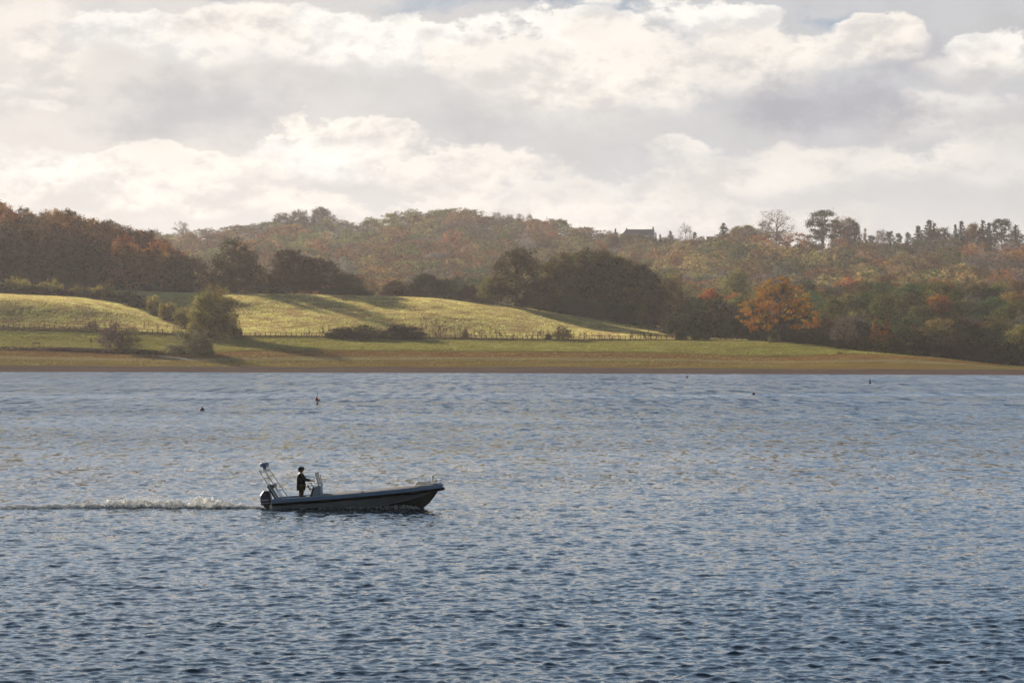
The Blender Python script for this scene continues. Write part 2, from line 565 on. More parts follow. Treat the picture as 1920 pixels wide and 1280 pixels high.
rows.append((Yq, zat(kq, Yq)))
rows.append((YR, zat(kR, YR)))
rows.append((YR + 400, zat(kR, YR) - 12))
rows.append((YR + 1500, zat(kR, YR) - 50))
CY = np.array([r[0] for r in rows])
CZ = np.array([r[1] for r in rows])
CK = np.array([-2, -1, 0, 1, 2, 3, 4, 5, 6, 7, 8, 8.5, 9, 9.5, 10, 11], dtype=float)   # zone numbers
assert len(CK) == len(rows)


def pchip_cols(X, Z, q):
    """monotone cubic through (X[:,c], Z[:,c]) evaluated at q (nq,) for each column c"""
    h = np.diff(X, axis=0)
    d = np.diff(Z, axis=0) / h
    m = np.zeros_like(Z)
    w1 = 2 * h[1:] + h[:-1]
    w2 = h[1:] + 2 * h[:-1]
    with np.errstate(divide='ignore', invalid='ignore'):
        hm = (w1 + w2) / (w1 / d[:-1] + w2 / d[1:])
    m[1:-1] = np.where(d[:-1] * d[1:] > 0, hm, 0.0)
    m[0] = d[0]
    m[-1] = d[-1]
    out = np.empty((len(q), X.shape[1]))
    for c in range(X.shape[1]):
        i = np.clip(np.searchsorted(X[:, c], q) - 1, 0, len(X) - 2)
        hh = h[i, c]
        tt = np.clip((q - X[i, c]) / hh, 0, 1)
        out[:, c] = ((1 + 2 * tt) * (1 - tt) ** 2 * Z[i, c] + tt * (1 - tt) ** 2 * hh * m[i, c]
                     + tt * tt * (3 - 2 * tt) * Z[i + 1, c] + tt * tt * (tt - 1) * hh * m[i + 1, c])
    return out


QY = np.concatenate([np.array([31.0, 200, 400, 560, 600]), np.arange(620, 1080, 1.6), np.arange(1080, 1300, 4.0), np.arange(1300, 2500, 12.0), np.arange(2500, 3960, 60.0)])
TZ = pchip_cols(CY, CZ, QY)
TK = np.empty_like(TZ)
for c in range(len(U)):
    TK[:, c] = np.interp(QY, CY[:, c], CK)
TX = (U[None, :] - 960) / F * QY[:, None]


def vnoise(x, y, seed, n=14, lo=20.0, hi=140.0):
    r = np.random.default_rng(seed)
    s = 0
    for i in range(n):
        L = lo * (hi / lo) ** r.random()
        a = r.random() * 2 * math.pi
        s = s + np.sin((x * math.cos(a) + y * math.sin(a)) * 2 * math.pi / L + r.random() * 7) * (L / hi)
    return s / math.sqrt(n)


# gentle unevenness; the step of the bank where the lawn ends
land = np.clip(TK, 0, 1)
TZ = TZ + land * (0.10 * vnoise(TX, QY[:, None], 3, 14, 6, 40)) + np.clip(TK - 6, 0, 1) * 2.0 * vnoise(TX, QY[:, None], 4, 12, 60, 260)
step = np.clip((TK + 0.012 * vnoise(TX, QY[:, None], 8, 16, 3, 25) - 2.0) / 0.03, 0, 1) * np.clip((2.4 - TK) / 0.35, 0, 1)
TZ = TZ + 0.28 * step


def ground_z(X, Y):
    X = np.asarray(X, float)
    Y = np.asarray(Y, float)
    u = X / Y * F + 960
    fu = np.clip((u - U[0]) / (U[1] - U[0]), 0, len(U) - 1.001)
    iu = fu.astype(int)
    fu = fu - iu
    iy = np.clip(np.searchsorted(QY, Y) - 1, 0, len(QY) - 2)
    fy = np.clip((Y - QY[iy]) / (QY[iy + 1] - QY[iy]), 0, 1)
    return ((TZ[iy, iu] * (1 - fu) + TZ[iy, iu + 1] * fu) * (1 - fy) + (TZ[iy + 1, iu] * (1 - fu) + TZ[iy + 1, iu + 1] * fu) * fy)


def gz(X, Y):
    return float(ground_z(np.array([X]), np.array([Y]))[0])


def zone_at(X, Y):
    u = np.asarray(X) / np.asarray(Y) * F + 960
    iu = np.clip(((u - U[0]) / (U[1] - U[0])).astype(int), 0, len(U) - 1)
    iy = np.clip(np.searchsorted(QY, Y), 0, len(QY) - 1)
    return TK[iy, iu]


tv = np.stack([TX, np.broadcast_to(QY[:, None], TX.shape), TZ], -1).reshape(-1, 3)
tme = np_mesh('ground', tv, grid_faces(len(QY), len(U)), smooth=True)
add_attr(tme, 'zone', TK)
ground = mesh_obj('ground', tme, None, M_GROUND)
tag(ground, kind='structure')


# ------------------------------------------------------------------ water
def build_water():
    rowsY = []
    Yv = 56.0
    # rows a constant picture height apart
    s = 0.72
    v = 40950 / 56.0
    while v > 40950 / 735.0:
        rowsY.append(40950 / v)
        v -= s
    Yr = np.array(rowsY)
    um = np.concatenate([np.linspace(-0.36, -0.23, 14)[:-1], np.linspace(-0.23, 0.23, 800), np.linspace(0.23, 0.36, 14)[1:]])
    X = um[None, :] * Yr[:, None]
    Y = np.broadcast_to(Yr[:, None], X.shape).copy()
    dY = np.gradient(Yr)[:, None]
    dX = (0.46 / 800) * Yr[:, None]
    r = np.random.default_rng(5)
    N = 130
    dz = np.zeros_like(X)
    ddx = np.zeros_like(X)
    ddy = np.zeros_like(X)
    warpx = 0.0
    for i in range(N):
        L = 0.15 * (1.8 / 0.15) ** (r.random() ** 1.0)
        th = math.pi * 1.5 + 0.25 + r.normal() * 0.62      # travelling towards the camera
        kx, ky = math.cos(th), math.sin(th)
        k = 2 * math.pi / L
        ph = r.random() * 2 * math.pi
        slope = 0.24 * math.sqrt(2.0 / N) * (1.0 if L < 0.8 else (0.8 / L) ** 1.3)
        samp = np.maximum(abs(ky) * dY, abs(kx) * dX) * 1.7
        fade = np.clip((L - samp) / (0.6 * L), 0, 1)
        a = slope / k * fade
        arg = k * (kx * X + ky * Y) + ph
        sn, cs = np.sin(arg), np.cos(arg)
        dz += a * cs
        ddx -= kx * a * sn * 0.9
        ddy -= ky * a * sn * 0.9
    gust = 1.0 + 0.28 * vnoise(X, Y, 21, 10, 8, 60)
    edge = np.clip((0.36 - np.abs(um)) / 0.05, 0, 1)[None, :] * np.clip((Yr - 56) / 2, 0, 1)[:, None] * np.clip((728 - Yr) / 6, 0, 1)[:, None]
    # calmer streak
    dz *= gust * edge
    ddx *= gust * edge
    ddy *= gust * edge
    V = np.stack([X + ddx, Y + ddy, dz], -1)
    nr, nc = X.shape
    V = V.reshape(-1, 3)
    F4 = grid_faces(nr, nc)
    # outer sheet
    base = len(V)
    xl0, xr0 = X[0, 0], X[0, -1]
    xl1, xr1 = X[-1, 0], X[-1, -1]
    yf, yb = Yr[0], Yr[-1]
    ex = np.array([(-700, -250, 0), (700, -250, 0), (700, yb, 0), (-700, yb, 0), (xl0, yf, 0), (xr0, yf, 0), (xr1, yb, 0), (xl1, yb, 0)])
    V = np.vstack([V, ex])
    b = base
    extra = np.array([(b + 0, b + 1, b + 5, b + 4), (b + 1, b + 2, b + 6, b + 5), (b + 3, b + 0, b + 4, b + 7)])
    me = np_mesh('water', V, np.vstack([F4, extra]), smooth=True)
    return mesh_obj('water', me, None, M_WATER)


water = tag(build_water(), kind='structure')


# ------------------------------------------------------------------ trees
def rand_quads(cent, size, r, out):
    """leaf quads at cent (n,3) whose faces lean towards out"""
    n = len(cent)
    nn = out + r.normal(size=(n, 3)) * 0.30
    nn /= np.linalg.norm(nn, axis=1, keepdims=True)
    a = np.cross(nn, r.normal(size=(n, 3)))
    a /= np.linalg.norm(a, axis=1, keepdims=True)
    b = np.cross(nn, a)
    s = size * (0.6 + 0.8 * r.random((n, 1)))
    a = a * s * 0.5
    b = b * s * 0.34
    V = np.stack([cent - a, cent - b * 1.1, cent + a, cent + b], 1).reshape(-1, 3)
    Fq = np.arange(4 * n).reshape(-1, 4)
    return V, Fq


def make_tree_meshes(name, seed, H, W, bare=0.15, nclus=90, clus_r=1.5, leaves=45, leaf=0.5, shape='round', trunk_r=None, flat=0.7, gap=0.0, twigs=False):
    """returns (trunk mesh, crown mesh): limbs grow to leaf clumps spread over a lobed crown"""
    r = np.random.default_rng(seed)
    rz, rxy = H * (1 - bare) / 2, W / 2
    cz = H * bare + rz
    nl = 9
    lob = r.normal(size=(nl, 3))
    lob /= np.linalg.norm(lob, axis=1, keepdims=True)
    la = r.uniform(-0.16, 0.24, nl)
    cs = []
    while len(cs) < nclus:
        d = r.normal(size=3)
        d /= np.linalg.norm(d)
        if d[2] < -0.95:
            continue
        rad = 0.9 + (la * np.maximum(0, lob @ d) ** 5).sum() * 1.3
        f = rad * (1 - 0.45 * r.random() ** 2.0)
        x, y, zz = d[0] * rxy * f, d[1] * rxy * f, d[2] * rz * f
        if d[2] < 0 and shape == 'round':
            x *= 1 - 0.9 * d[2]
            y *= 1 - 0.9 * d[2]
        if shape == 'cone':
            h = r.random() ** 1.3
            rr = rxy * (1 - h) ** 0.85 * (0.3 + 0.7 * r.random()) * (0.9 + 0.15 * math.sin(h * 31) ** 2)
            an = r.random() * 6.283
            x, y, zz = rr * math.cos(an), rr * math.sin(an), (h * 2 - 1) * rz * 0.97
        elif shape == 'pine':
            lev = r.random() ** 0.6
            rr = rxy * np.interp(lev, [0, .4, .75, 1], [.75, 1, .95, .5]) * math.sqrt(r.random())
            an = r.random() * 6.283
            x, y, zz = rr * math.cos(an), rr * math.sin(an), (lev * 2 - 1) * rz + r.normal() * .25 - (rr / rxy) ** 2 * rz * .12
        elif shape == 'column':
            zz = (r.random() * 2 - 1) * rz
            k = math.sqrt(max(0, 1 - (zz / rz) ** 2))
            an = r.random() * 6.283
            x, y = rxy * k * math.cos(an) * r.random(), rxy * k * math.sin(an) * r.random()
        elif shape == 'shrub':
            zz = abs(zz) * 1.9 - rz * 0.95
            kk = 0.86 + 0.22 * math.sin(math.pi * min(1, max(0, zz / rz * .5 + .5)))
            x *= kk
            y *= kk
        cs.append((x, y, cz + zz))
    cs = np.array(cs)
    # skeleton
    mb = MB()
    tr = trunk_r or H * 0.028
    th = cz + rz * (0.35 if shape == 'round' else 0.9)
    if shape == 'shrub':
        th = H * 0.3
    pts, rad = [], []
    wob = r.normal(size=2) * H * 0.012
    for i in range(7):
        f = i / 6
        pts.append((wob[0] * math.sin(f * 5), wob[1] * math.sin(f * 4 + 1), th * f - (0.5 if i == 0 else 0)))
        rad.append(tr * (1.35 if i == 0 else 1) * (1 - 0.75 * f))
    mb.tube(pts, rad, 6)
    trunk_pts = np.array(pts)
    nodes = [(Vector(p), tr * (1 - .75 * i / 6)) for i, p in enumerate(pts) if i >= 1]
    if shape in ('round', 'pine'):
        nprim = 11
        for k in range(nprim):
            tgt = cs[r.integers(len(cs))] * np.array([.66, .66, 1.0])
            tgt[2] = H * bare + (tgt[2] - H * bare) * 0.8
            h0 = max(H * bare * 0.8, min(th * 0.95, tgt[2] - H * 0.12 * (1 + r.random())))
            st = np.array([np.interp(h0, trunk_pts[:, 2], trunk_pts[:, j]) for j in range(2)] + [h0])
            lp = []
            lr = []
            for i in range(5):
                f = i / 4
                p = st * (1 - f) + tgt * f
                p[2] += math.sin(f * math.pi) * H * 0.03 + r.normal() * .12
                p[:2] += r.normal(size=2) * 0.03 * W * f
                lp.append(tuple(p))
                lr.append(tr * 0.5 * (1 - 0.7 * f))
            mb.tube(lp, lr, 4, cap=False)
            nodes += [(Vector(p), q) for p, q in zip(lp[1:], lr[1:])]
    NP = np.array([tuple(n[0]) for n in nodes])
    for c in cs:
        low = NP[:, 2] <= c[2] + H * 0.05
        dd = np.linalg.norm(NP - c, axis=1) + (~low) * 50
        j = int(np.argmin(dd))
        a = NP[j]
        mid = (a + c) / 2 + r.normal(size=3) * 0.05 * W + np.array([0, 0, 0.04 * H if shape == 'round' else 0])
        r0 = min(nodes[j][1] * 0.7, tr * .2)
        mb.tube([tuple(a), tuple(mid), tuple(c)], [r0, r0 * .65, r0 * .3], 3, cap=False)
        if twigs:
            for q in range(7):
                e = c + r.normal(size=3) * clus_r * np.array([.75, .75, .6]) + np.array([0, 0, .3 * clus_r])
                mm = (c + e) / 2 + r.normal(size=3) * .15 * clus_r
                mb.tube([tuple(mid * .4 + c * .6), tuple(mm), tuple(e)], [r0 * .4, r0 * .28, r0 * .15], 3, cap=False)
    trunk = mb.mesh(name + '_trunk')
    trunk.materials.append(M_BARK)
    # leaves
    n = leaves
    k = len(cs)
    off = r.normal(size=(k, n, 3)) * 0.5
    cr = clus_r * (0.7 + 0.6 * r.random((k, 1, 1)))
    if shape == 'cone':
        cr = cr * (0.22 + 0.95 * (1 - np.clip(cs[:, 2] / H, 0, 1)))[:, None, None]
    off = off * cr * np.array([1, 1, flat])
    P = (cs[:, None, :] + off).reshape(-1, 3)
    co = off / (np.linalg.norm(off, axis=2, keepdims=True) + 1e-6)
    to = (cs - np.array([0, 0, cz * .8])) / np.array([rxy, rxy, rz])
    to = to / (np.linalg.norm(to, axis=1, keepdims=True) + 1e-6)
    out = (co * 0.65 + to[:, None, :] * 0.55 + np.array([0, 0, .25])).reshape(-1, 3)
    ok = P[:, 2] > 0.1
    V, Fq = rand_quads(P[ok], leaf, r, out[ok])
    crown = np_mesh(name + '_crown', V, Fq)
    crown.materials.append(M_LEAF)
    return trunk, crown, H, W


LIB = {}


def lib(kind, n, **kw):
    LIB[kind] = [make_tree_meshes(kind, kw.pop('seed', 100) + i * 13 if False else 100 + i * 13 + len(LIB) * 977, **kw) for i in range(n)]


lib('broad', 5, H=18, W=16, bare=0.03, nclus=150, clus_r=1.9, leaves=42, leaf=0.75)
lib('tall', 5, H=22, W=13, bare=0.03, nclus=150, clus_r=1.8, leaves=40, leaf=0.75)
lib('oak', 2, H=20, W=20, bare=0.02, nclus=270, clus_r=1.6, leaves=52, leaf=0.55)
lib('full', 2, H=18, W=17, bare=0.0, nclus=300, clus_r=1.5, leaves=46, leaf=0.5, shape='shrub')
lib('autumn_oak', 1, H=20, W=22, bare=0.12, nclus=200, clus_r=1.4, leaves=36, leaf=0.5, flat=0.45, trunk_r=.62)
lib('sparse', 3, H=18, W=13, bare=0.15, nclus=110, clus_r=1.7, leaves=16, leaf=0.6, twigs=True)
lib('bare', 2, H=18, W=18, bare=0.18, nclus=130, clus_r=1.9, leaves=5, leaf=0.5, twigs=True)
lib('pine', 3, H=20, W=17, bare=0.25, nclus=75, clus_r=2.1, leaves=80, leaf=0.6, shape='pine', flat=.42)
lib('conifer', 3, H=22, W=11, bare=0.05, nclus=260, clus_r=.8, leaves=20, leaf=0.42, shape='cone')
lib('poplar', 1, H=14, W=4, bare=0.05, nclus=50, clus_r=1.0, leaves=30, leaf=0.5, shape='column')
lib('bush', 4, H=6, W=8, bare=0.0, nclus=90, clus_r=1.0, leaves=46, leaf=0.42, shape='shrub')
lib('twigbush', 3, H=7, W=8, bare=0.0, nclus=110, clus_r=0.9, leaves=26, leaf=0.32, shape='shrub', twigs=True)
lib('sapling', 3, H=2.2, W=1.1, bare=0.1, nclus=9, clus_r=0.3, leaves=9, leaf=0.2, shape='column', trunk_r=.045)
for k in LIB:
    for tr_, cr_, h, w in LIB[k]:
        pass


def plant(kind, name, X, Y, H, W, tint, label, cat, group=None, parts=True, idx=None, sink=0.15, rz=None):
    v = LIB[kind]
    tr_, cr_, h, w = v[idx if idx is not None else random.randrange(len(v))]
    zz = gz(X, Y) - sink
    e = empty(name, (X, Y, zz), random.random() * 6.28 if rz is None else rz)
    e.scale = (W / w, W / w, H / h)
    tag(e, label, cat, group)
    a = bpy.data.objects.new('trunk' if cat != 'bush' else 'stem', tr_)
    b = bpy.data.objects.new('crown' if cat != 'bush' else 'foliage', cr_)
    for o in (a, b):
        o.parent = e
        col.objects.link(o)
    b.color = (*tint, 1.0)
    return e


def at(u, Y):
    return (u - 960) / F * Y


def plant_px(kind, name, u, Y, top, wpx, tint, label, cat, **kw):
    if 430 < u < 1480 and 850 < Y < 1260:
        Y = float(np.interp(Y, [850, 935, 1045, 1100, 1200, 1260], [850, 915, 996, 1040, 1180, 1260]))
    elif u <= 430 and 850 < Y < 1075:
        Y = float(np.interp(Y, [850, 885, 915, 935, 960, 1075], [850, 890, 925, 960, 990, 1075]))
    X = at(u, Y)
    g = gz(X, Y)
    H = max(1.0, zat(top, Y) - g)
    return plant(kind, name, X, Y, H, wpx / F * Y, tint, label, cat, **kw)


OLIVE = (0.085, 0.075, 0.022)
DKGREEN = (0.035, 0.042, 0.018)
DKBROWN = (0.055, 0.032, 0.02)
BROWN = (0.13, 0.07, 0.028)
RUST = (0.19, 0.085, 0.032)
ORANGE = (0.28, 0.12, 0.035)
YELLOW = (0.23, 0.165, 0.055)
YGREEN = (0.145, 0.125, 0.04)
GREEN = (0.06, 0.085, 0.03)
GREY = (0.13, 0.105, 0.085)
PURPLE = (0.075, 0.05, 0.045)
PINE = (0.025, 0.035, 0.022)

# --- trees standing in and round the fields
P = plant_px
P('full', 'oak_tree', 402, 838, 522, 112, (0.19, 0.155, 0.042), 'rounded olive green oak just behind the fence, left of the middle', 'tree', idx=0)
P('full', 'oak_tree', 443, 1075, 446, 104, (0.055, 0.045, 0.02), 'tall dark round tree behind the rounded olive oak, at the right end of the wood', 'tree', idx=1)
P('broad', 'broadleaf_tree', 552, 1085, 466, 90, DKBROWN, 'dark tree with brown top on the field crest, leftmost of its dark clump', 'tree', idx=0)
P('broad', 'broadleaf_tree', 600, 1090, 482, 84, DKBROWN, 'lower dark tree in the middle of the clump on the field crest', 'tree', idx=1)
P('broad', 'broadleaf_tree', 650, 1090, 512, 56, DKGREEN, 'small dark green tree at right end of the clump on the field crest', 'tree', idx=2)
P('broad', 'broadleaf_tree', 535, 1100, 500, 60, DKBROWN, 'small dark tree filling the left foot of the clump on the field crest', 'tree', idx=3)
P('bush', 'hedge_bush', 670, 1070, 540, 55, DKGREEN, 'low rounded dark bush at the crest, right of the dark clump', 'bush')
P('bush', 'hedge_bush', 505, 1075, 528, 60, DKGREEN, 'low dark bush between the tall round tree and the crest clump', 'bush')
P('bush', 'hedge_bush', 625, 1068, 536, 60, DKGREEN, 'low dark bush in front of the crest clump', 'bush')
P('broad', 'broadleaf_tree', 742, 1085, 527, 50, DKBROWN, 'small brown tree on the crest left of the domed dark tree', 'tree', idx=3)
P('broad', 'broadleaf_tree', 798, 1080, 511, 62, DKGREEN, 'domed dark tree on the crest in the middle of the view', 'tree', idx=4)
P('broad', 'broadleaf_tree', 832, 1082, 522, 50, DKGREEN, 'dark tree leaning on the right of the domed tree at the crest', 'tree', idx=0)
P('bush', 'hedge_bush', 775, 1075, 535, 55, DKGREEN, 'dark bush at the left foot of the domed crest tree', 'bush')
P('broad', 'broadleaf_tree', 880, 1075, 535, 40, DKBROWN, 'small dark bushy tree between the domed tree and the big copse', 'tree', idx=1)
# big copse
P('tall', 'broadleaf_tree', 968, 1040, 465, 88, (0.075, 0.06, 0.022), 'upright dark tree with lighter top at the left end of the big copse', 'tree', idx=0)
P('broad', 'broadleaf_tree', 922, 1045, 518, 45, YGREEN, 'small yellowish tree at the far left foot of the big copse', 'tree', idx=2)
P('broad', 'broadleaf_tree', 1010, 1030, 520, 60, DKBROWN, 'low dark tree in the dip between the two tops of the big copse', 'tree', idx=3)
CG = 'trees of the big dark copse beside the field'
ORD = ['first', 'second', 'third', 'fourth', 'fifth', 'sixth', 'seventh', 'eighth', 'ninth', 'tenth', 'eleventh', 'twelfth', 'thirteenth', 'fourteenth', 'fifteenth', 'sixteenth', 'seventeenth', 'eighteenth']
cop = [1040, 1052, 1078, 1095, 1118, 1135, 1160, 1172, 1190, 1203, 1222, 1225]
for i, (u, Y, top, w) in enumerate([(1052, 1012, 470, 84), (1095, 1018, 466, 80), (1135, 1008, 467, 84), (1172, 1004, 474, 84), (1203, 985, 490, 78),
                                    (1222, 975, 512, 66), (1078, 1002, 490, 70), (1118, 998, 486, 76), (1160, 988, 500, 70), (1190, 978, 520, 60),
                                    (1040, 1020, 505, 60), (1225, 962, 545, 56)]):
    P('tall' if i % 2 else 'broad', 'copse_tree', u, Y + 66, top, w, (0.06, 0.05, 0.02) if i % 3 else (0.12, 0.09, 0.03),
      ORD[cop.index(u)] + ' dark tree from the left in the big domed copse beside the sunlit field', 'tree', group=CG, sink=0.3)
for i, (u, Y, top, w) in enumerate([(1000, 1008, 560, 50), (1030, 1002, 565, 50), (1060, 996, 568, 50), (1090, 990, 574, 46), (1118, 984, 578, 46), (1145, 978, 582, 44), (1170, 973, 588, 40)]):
    P('full', 'copse_bush', u + 14, Y + 50, top - 18, w + 16, DKGREEN, ORD[i] + ' tall shrub from the left, added beneath the big copse to block light', 'bush', group='tall shrubs beneath the big copse')  # tall shrubs added so the copse casts an unbroken shadow
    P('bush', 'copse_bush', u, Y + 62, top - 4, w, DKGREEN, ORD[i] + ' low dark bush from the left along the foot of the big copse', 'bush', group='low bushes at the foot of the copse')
for i, u in enumerate(range(1490, 2060, 27)):
    Y = float(np.interp(u, [1480, 1600, 1700, 1920, 2100], [872, 850, 835, 815, 810])) + random.uniform(-5, 5)
    P('bush' if i % 2 else 'twigbush', 'thicket_bush', u + random.uniform(-6, 6), Y, float(np.interp(u, [1480, 1600, 1700, 1920], [608, 618, 628, 640])) + random.uniform(-10, 8), random.uniform(44, 62),
      random.choice([(.02, .024, .012), (.03, .02, .014), (0.03, 0.026, 0.018)]), 'dark scrub bush at the foot of the right wood, ' + ('left part' if u < 1650 else ('middle part' if u < 1790 else 'right part')), 'bush', group='scrub at the foot of the right wood, ' + ('left part' if u < 1650 else ('middle part' if u < 1790 else 'right part')))
P('oak', 'oak_tree', 1222, 1015, 540, 62, (0.10, 0.062, 0.02), 'brown leaved tree at the right edge of the big copse with low branches', 'tree', idx=1)
# dark low thicket between copse and autumn oak
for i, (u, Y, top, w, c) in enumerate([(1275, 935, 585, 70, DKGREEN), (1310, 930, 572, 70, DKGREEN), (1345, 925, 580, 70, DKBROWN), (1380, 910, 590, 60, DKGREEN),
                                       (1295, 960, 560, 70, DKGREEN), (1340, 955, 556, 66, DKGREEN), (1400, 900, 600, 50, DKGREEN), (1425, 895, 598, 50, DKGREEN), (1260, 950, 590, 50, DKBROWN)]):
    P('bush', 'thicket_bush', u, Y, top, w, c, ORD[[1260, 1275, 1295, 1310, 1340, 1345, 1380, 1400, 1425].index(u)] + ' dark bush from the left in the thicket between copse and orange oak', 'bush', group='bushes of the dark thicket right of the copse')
P('bush', 'fence_bush', 1278, 846, 612, 26, DKGREEN, 'upright dark bush breaking the fence line below the copse', 'bush')
P('bush', 'fence_bush', 1313, 846, 623, 40, DKGREEN, 'low dark bush on the fence line right of the upright dark bush', 'bush')
P('autumn_oak', 'oak_tree', 1463, 822, 515, 122, (0.27, 0.12, 0.023), 'spreading orange oak with visible limbs standing alone by the shore', 'tree')
P('bush', 'shrub', 1450, 812, 616, 22, (0.12, 0.11, 0.06), 'pale ivy covered shrub at the foot of the orange oak', 'bush')
P('broad', 'broadleaf_tree', 1326, 1120, 540, 56, (0.34, 0.095, 0.03), 'bright red orange tree above the dark thicket', 'tree', idx=0)
P('broad', 'broadleaf_tree', 1375, 1130, 548, 50, (0.35, 0.13, 0.04), 'dull orange tree right of the bright red orange tree', 'tree', idx=1)
P('broad', 'broadleaf_tree', 1258, 1110, 512, 56, (0.12, 0.085, 0.03), 'olive brown round tree peering out right of the copse', 'tree', idx=2)
P('broad', 'broadleaf_tree', 1385, 1180, 508, 70, YGREEN, 'wide olive domed tree behind the dull orange tree', 'tree', idx=3)
P('broad', 'broadleaf_tree', 1765, 1010, 552, 56, (0.30, 0.11, 0.03), 'bright orange tree amid the green wood on the right', 'tree', idx=0)
# spit
P('bush', 'shrub', 1545, 800, 631, 46, DKGREEN, 'low domed dark bush on the spit right of the orange oak', 'bush')
P('bush', 'shrub', 1578, 800, 633, 50, DKGREEN, 'low dark bush between the domed bush and the orange pointed trees', 'bush')
P('bush', 'shrub', 1608, 795, 628, 50, OLIVE, 'olive bush at the left foot of the orange pointed trees', 'bush')
P('conifer', 'larch_tree', 1642, 830, 588, 46, (0.30, 0.13, 0.03), 'left one of two pointed orange trees above the spit', 'tree', idx=0)
P('conifer', 'larch_tree', 1662, 830, 590, 44, (0.27, 0.12, 0.03), 'right one of two pointed orange trees above the spit', 'tree', idx=1)
P('bush', 'shrub', 1640, 790, 630, 60, OLIVE, 'wide olive bush in front of the pointed orange trees', 'bush')
P('bush', 'shrub', 1678, 782, 628, 56, OLIVE, 'rounded olive bush at the right end of the spit bushes', 'bush')
P('sparse', 'broadleaf_tree', 1583, 840, 590, 46, GREY, 'grey half bare tree behind the spit bushes', 'tree', idx=0)
# shore bushes
P('twigbush', 'willow_bush', 207, 800, 599, 48, (0.12, 0.085, 0.07), 'twiggy purple brown bush by the shore, right of the signpost', 'bush', idx=0)
P('twigbush', 'willow_bush', 243, 793, 606, 48, (0.16, 0.13, 0.05), 'twiggy olive bush touching the purple brown bush by the shore', 'bush', idx=1)
P('twigbush', 'willow_bush', 352, 774, 606, 86, (0.16, 0.145, 0.08), 'broad grey green bush on the shore below the rounded oak', 'bush', idx=2)
P('twigbush', 'willow_bush', 380, 772, 628, 48, (0.14, 0.13, 0.07), 'small grey green bush at the right foot of the broad shore bush', 'bush', idx=1)
P('twigbush', 'fence_bush', 173, 856, 599, 26, (0.11, 0.05, 0.05), 'small reddish bush behind the fence left of the twiggy bushes', 'bush', idx=0)
P('twigbush', 'fence_bush', 1055, 852, 606, 36, (0.10, 0.07, 0.03), 'scruffy brown bush rising out of the fence below the copse', 'bush', idx=0)
P('bush', 'fence_bush', 1028, 850, 622, 14, DKGREEN, 'tiny dark bush at the fence left of the scruffy brown bush', 'bush')
P('twigbush', 'fence_bush', 872, 856, 612, 14, (0.12, 0.08, 0.03), 'small straggly brown bush behind the middle of the fence', 'bush', idx=1)
P('full', 'bramble_mound', 640, 846, 609, 66, (0.035, 0.03, 0.018), 'left part of the longer dark bramble mound at the fence', 'bush', idx=0)
P('full', 'bramble_mound', 682, 846, 608, 74, (0.035, 0.03, 0.018), 'right part of the longer dark bramble mound at the fence', 'bush', idx=1)
P('full', 'bramble_mound', 757, 845, 604, 92, (0.035, 0.03, 0.018), 'domed dark bramble mound at the fence, right of the longer mound', 'bush', idx=0)
# diagonal hedgerow on the left
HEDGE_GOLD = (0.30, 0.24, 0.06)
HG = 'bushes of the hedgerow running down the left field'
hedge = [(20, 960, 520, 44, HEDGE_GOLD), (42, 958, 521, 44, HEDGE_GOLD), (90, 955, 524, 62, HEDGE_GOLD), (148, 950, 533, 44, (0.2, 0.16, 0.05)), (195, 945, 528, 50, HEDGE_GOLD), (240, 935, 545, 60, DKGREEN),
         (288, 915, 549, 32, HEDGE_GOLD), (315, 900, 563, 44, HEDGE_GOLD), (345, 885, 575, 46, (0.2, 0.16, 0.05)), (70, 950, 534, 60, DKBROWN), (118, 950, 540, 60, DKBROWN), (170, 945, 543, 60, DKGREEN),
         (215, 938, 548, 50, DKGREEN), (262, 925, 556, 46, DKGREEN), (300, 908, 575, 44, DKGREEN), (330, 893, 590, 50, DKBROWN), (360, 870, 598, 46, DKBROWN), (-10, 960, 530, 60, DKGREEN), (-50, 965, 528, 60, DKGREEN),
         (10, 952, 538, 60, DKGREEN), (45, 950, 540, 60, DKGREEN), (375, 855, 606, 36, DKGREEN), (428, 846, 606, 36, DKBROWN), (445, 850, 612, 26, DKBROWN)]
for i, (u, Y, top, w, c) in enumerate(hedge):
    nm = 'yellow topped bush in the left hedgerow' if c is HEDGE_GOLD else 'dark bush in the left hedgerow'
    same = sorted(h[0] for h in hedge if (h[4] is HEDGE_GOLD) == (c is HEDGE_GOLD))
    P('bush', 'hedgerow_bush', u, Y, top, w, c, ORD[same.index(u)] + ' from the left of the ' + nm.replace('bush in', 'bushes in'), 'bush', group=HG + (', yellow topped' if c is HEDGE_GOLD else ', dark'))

# --- woodland: left wood
def rng_c(c, s=0.2):
    k = 1 + random.uniform(-s, s)
    return tuple(max(0.005, v * k * (1 + random.uniform(-.12, .12))) for v in c)


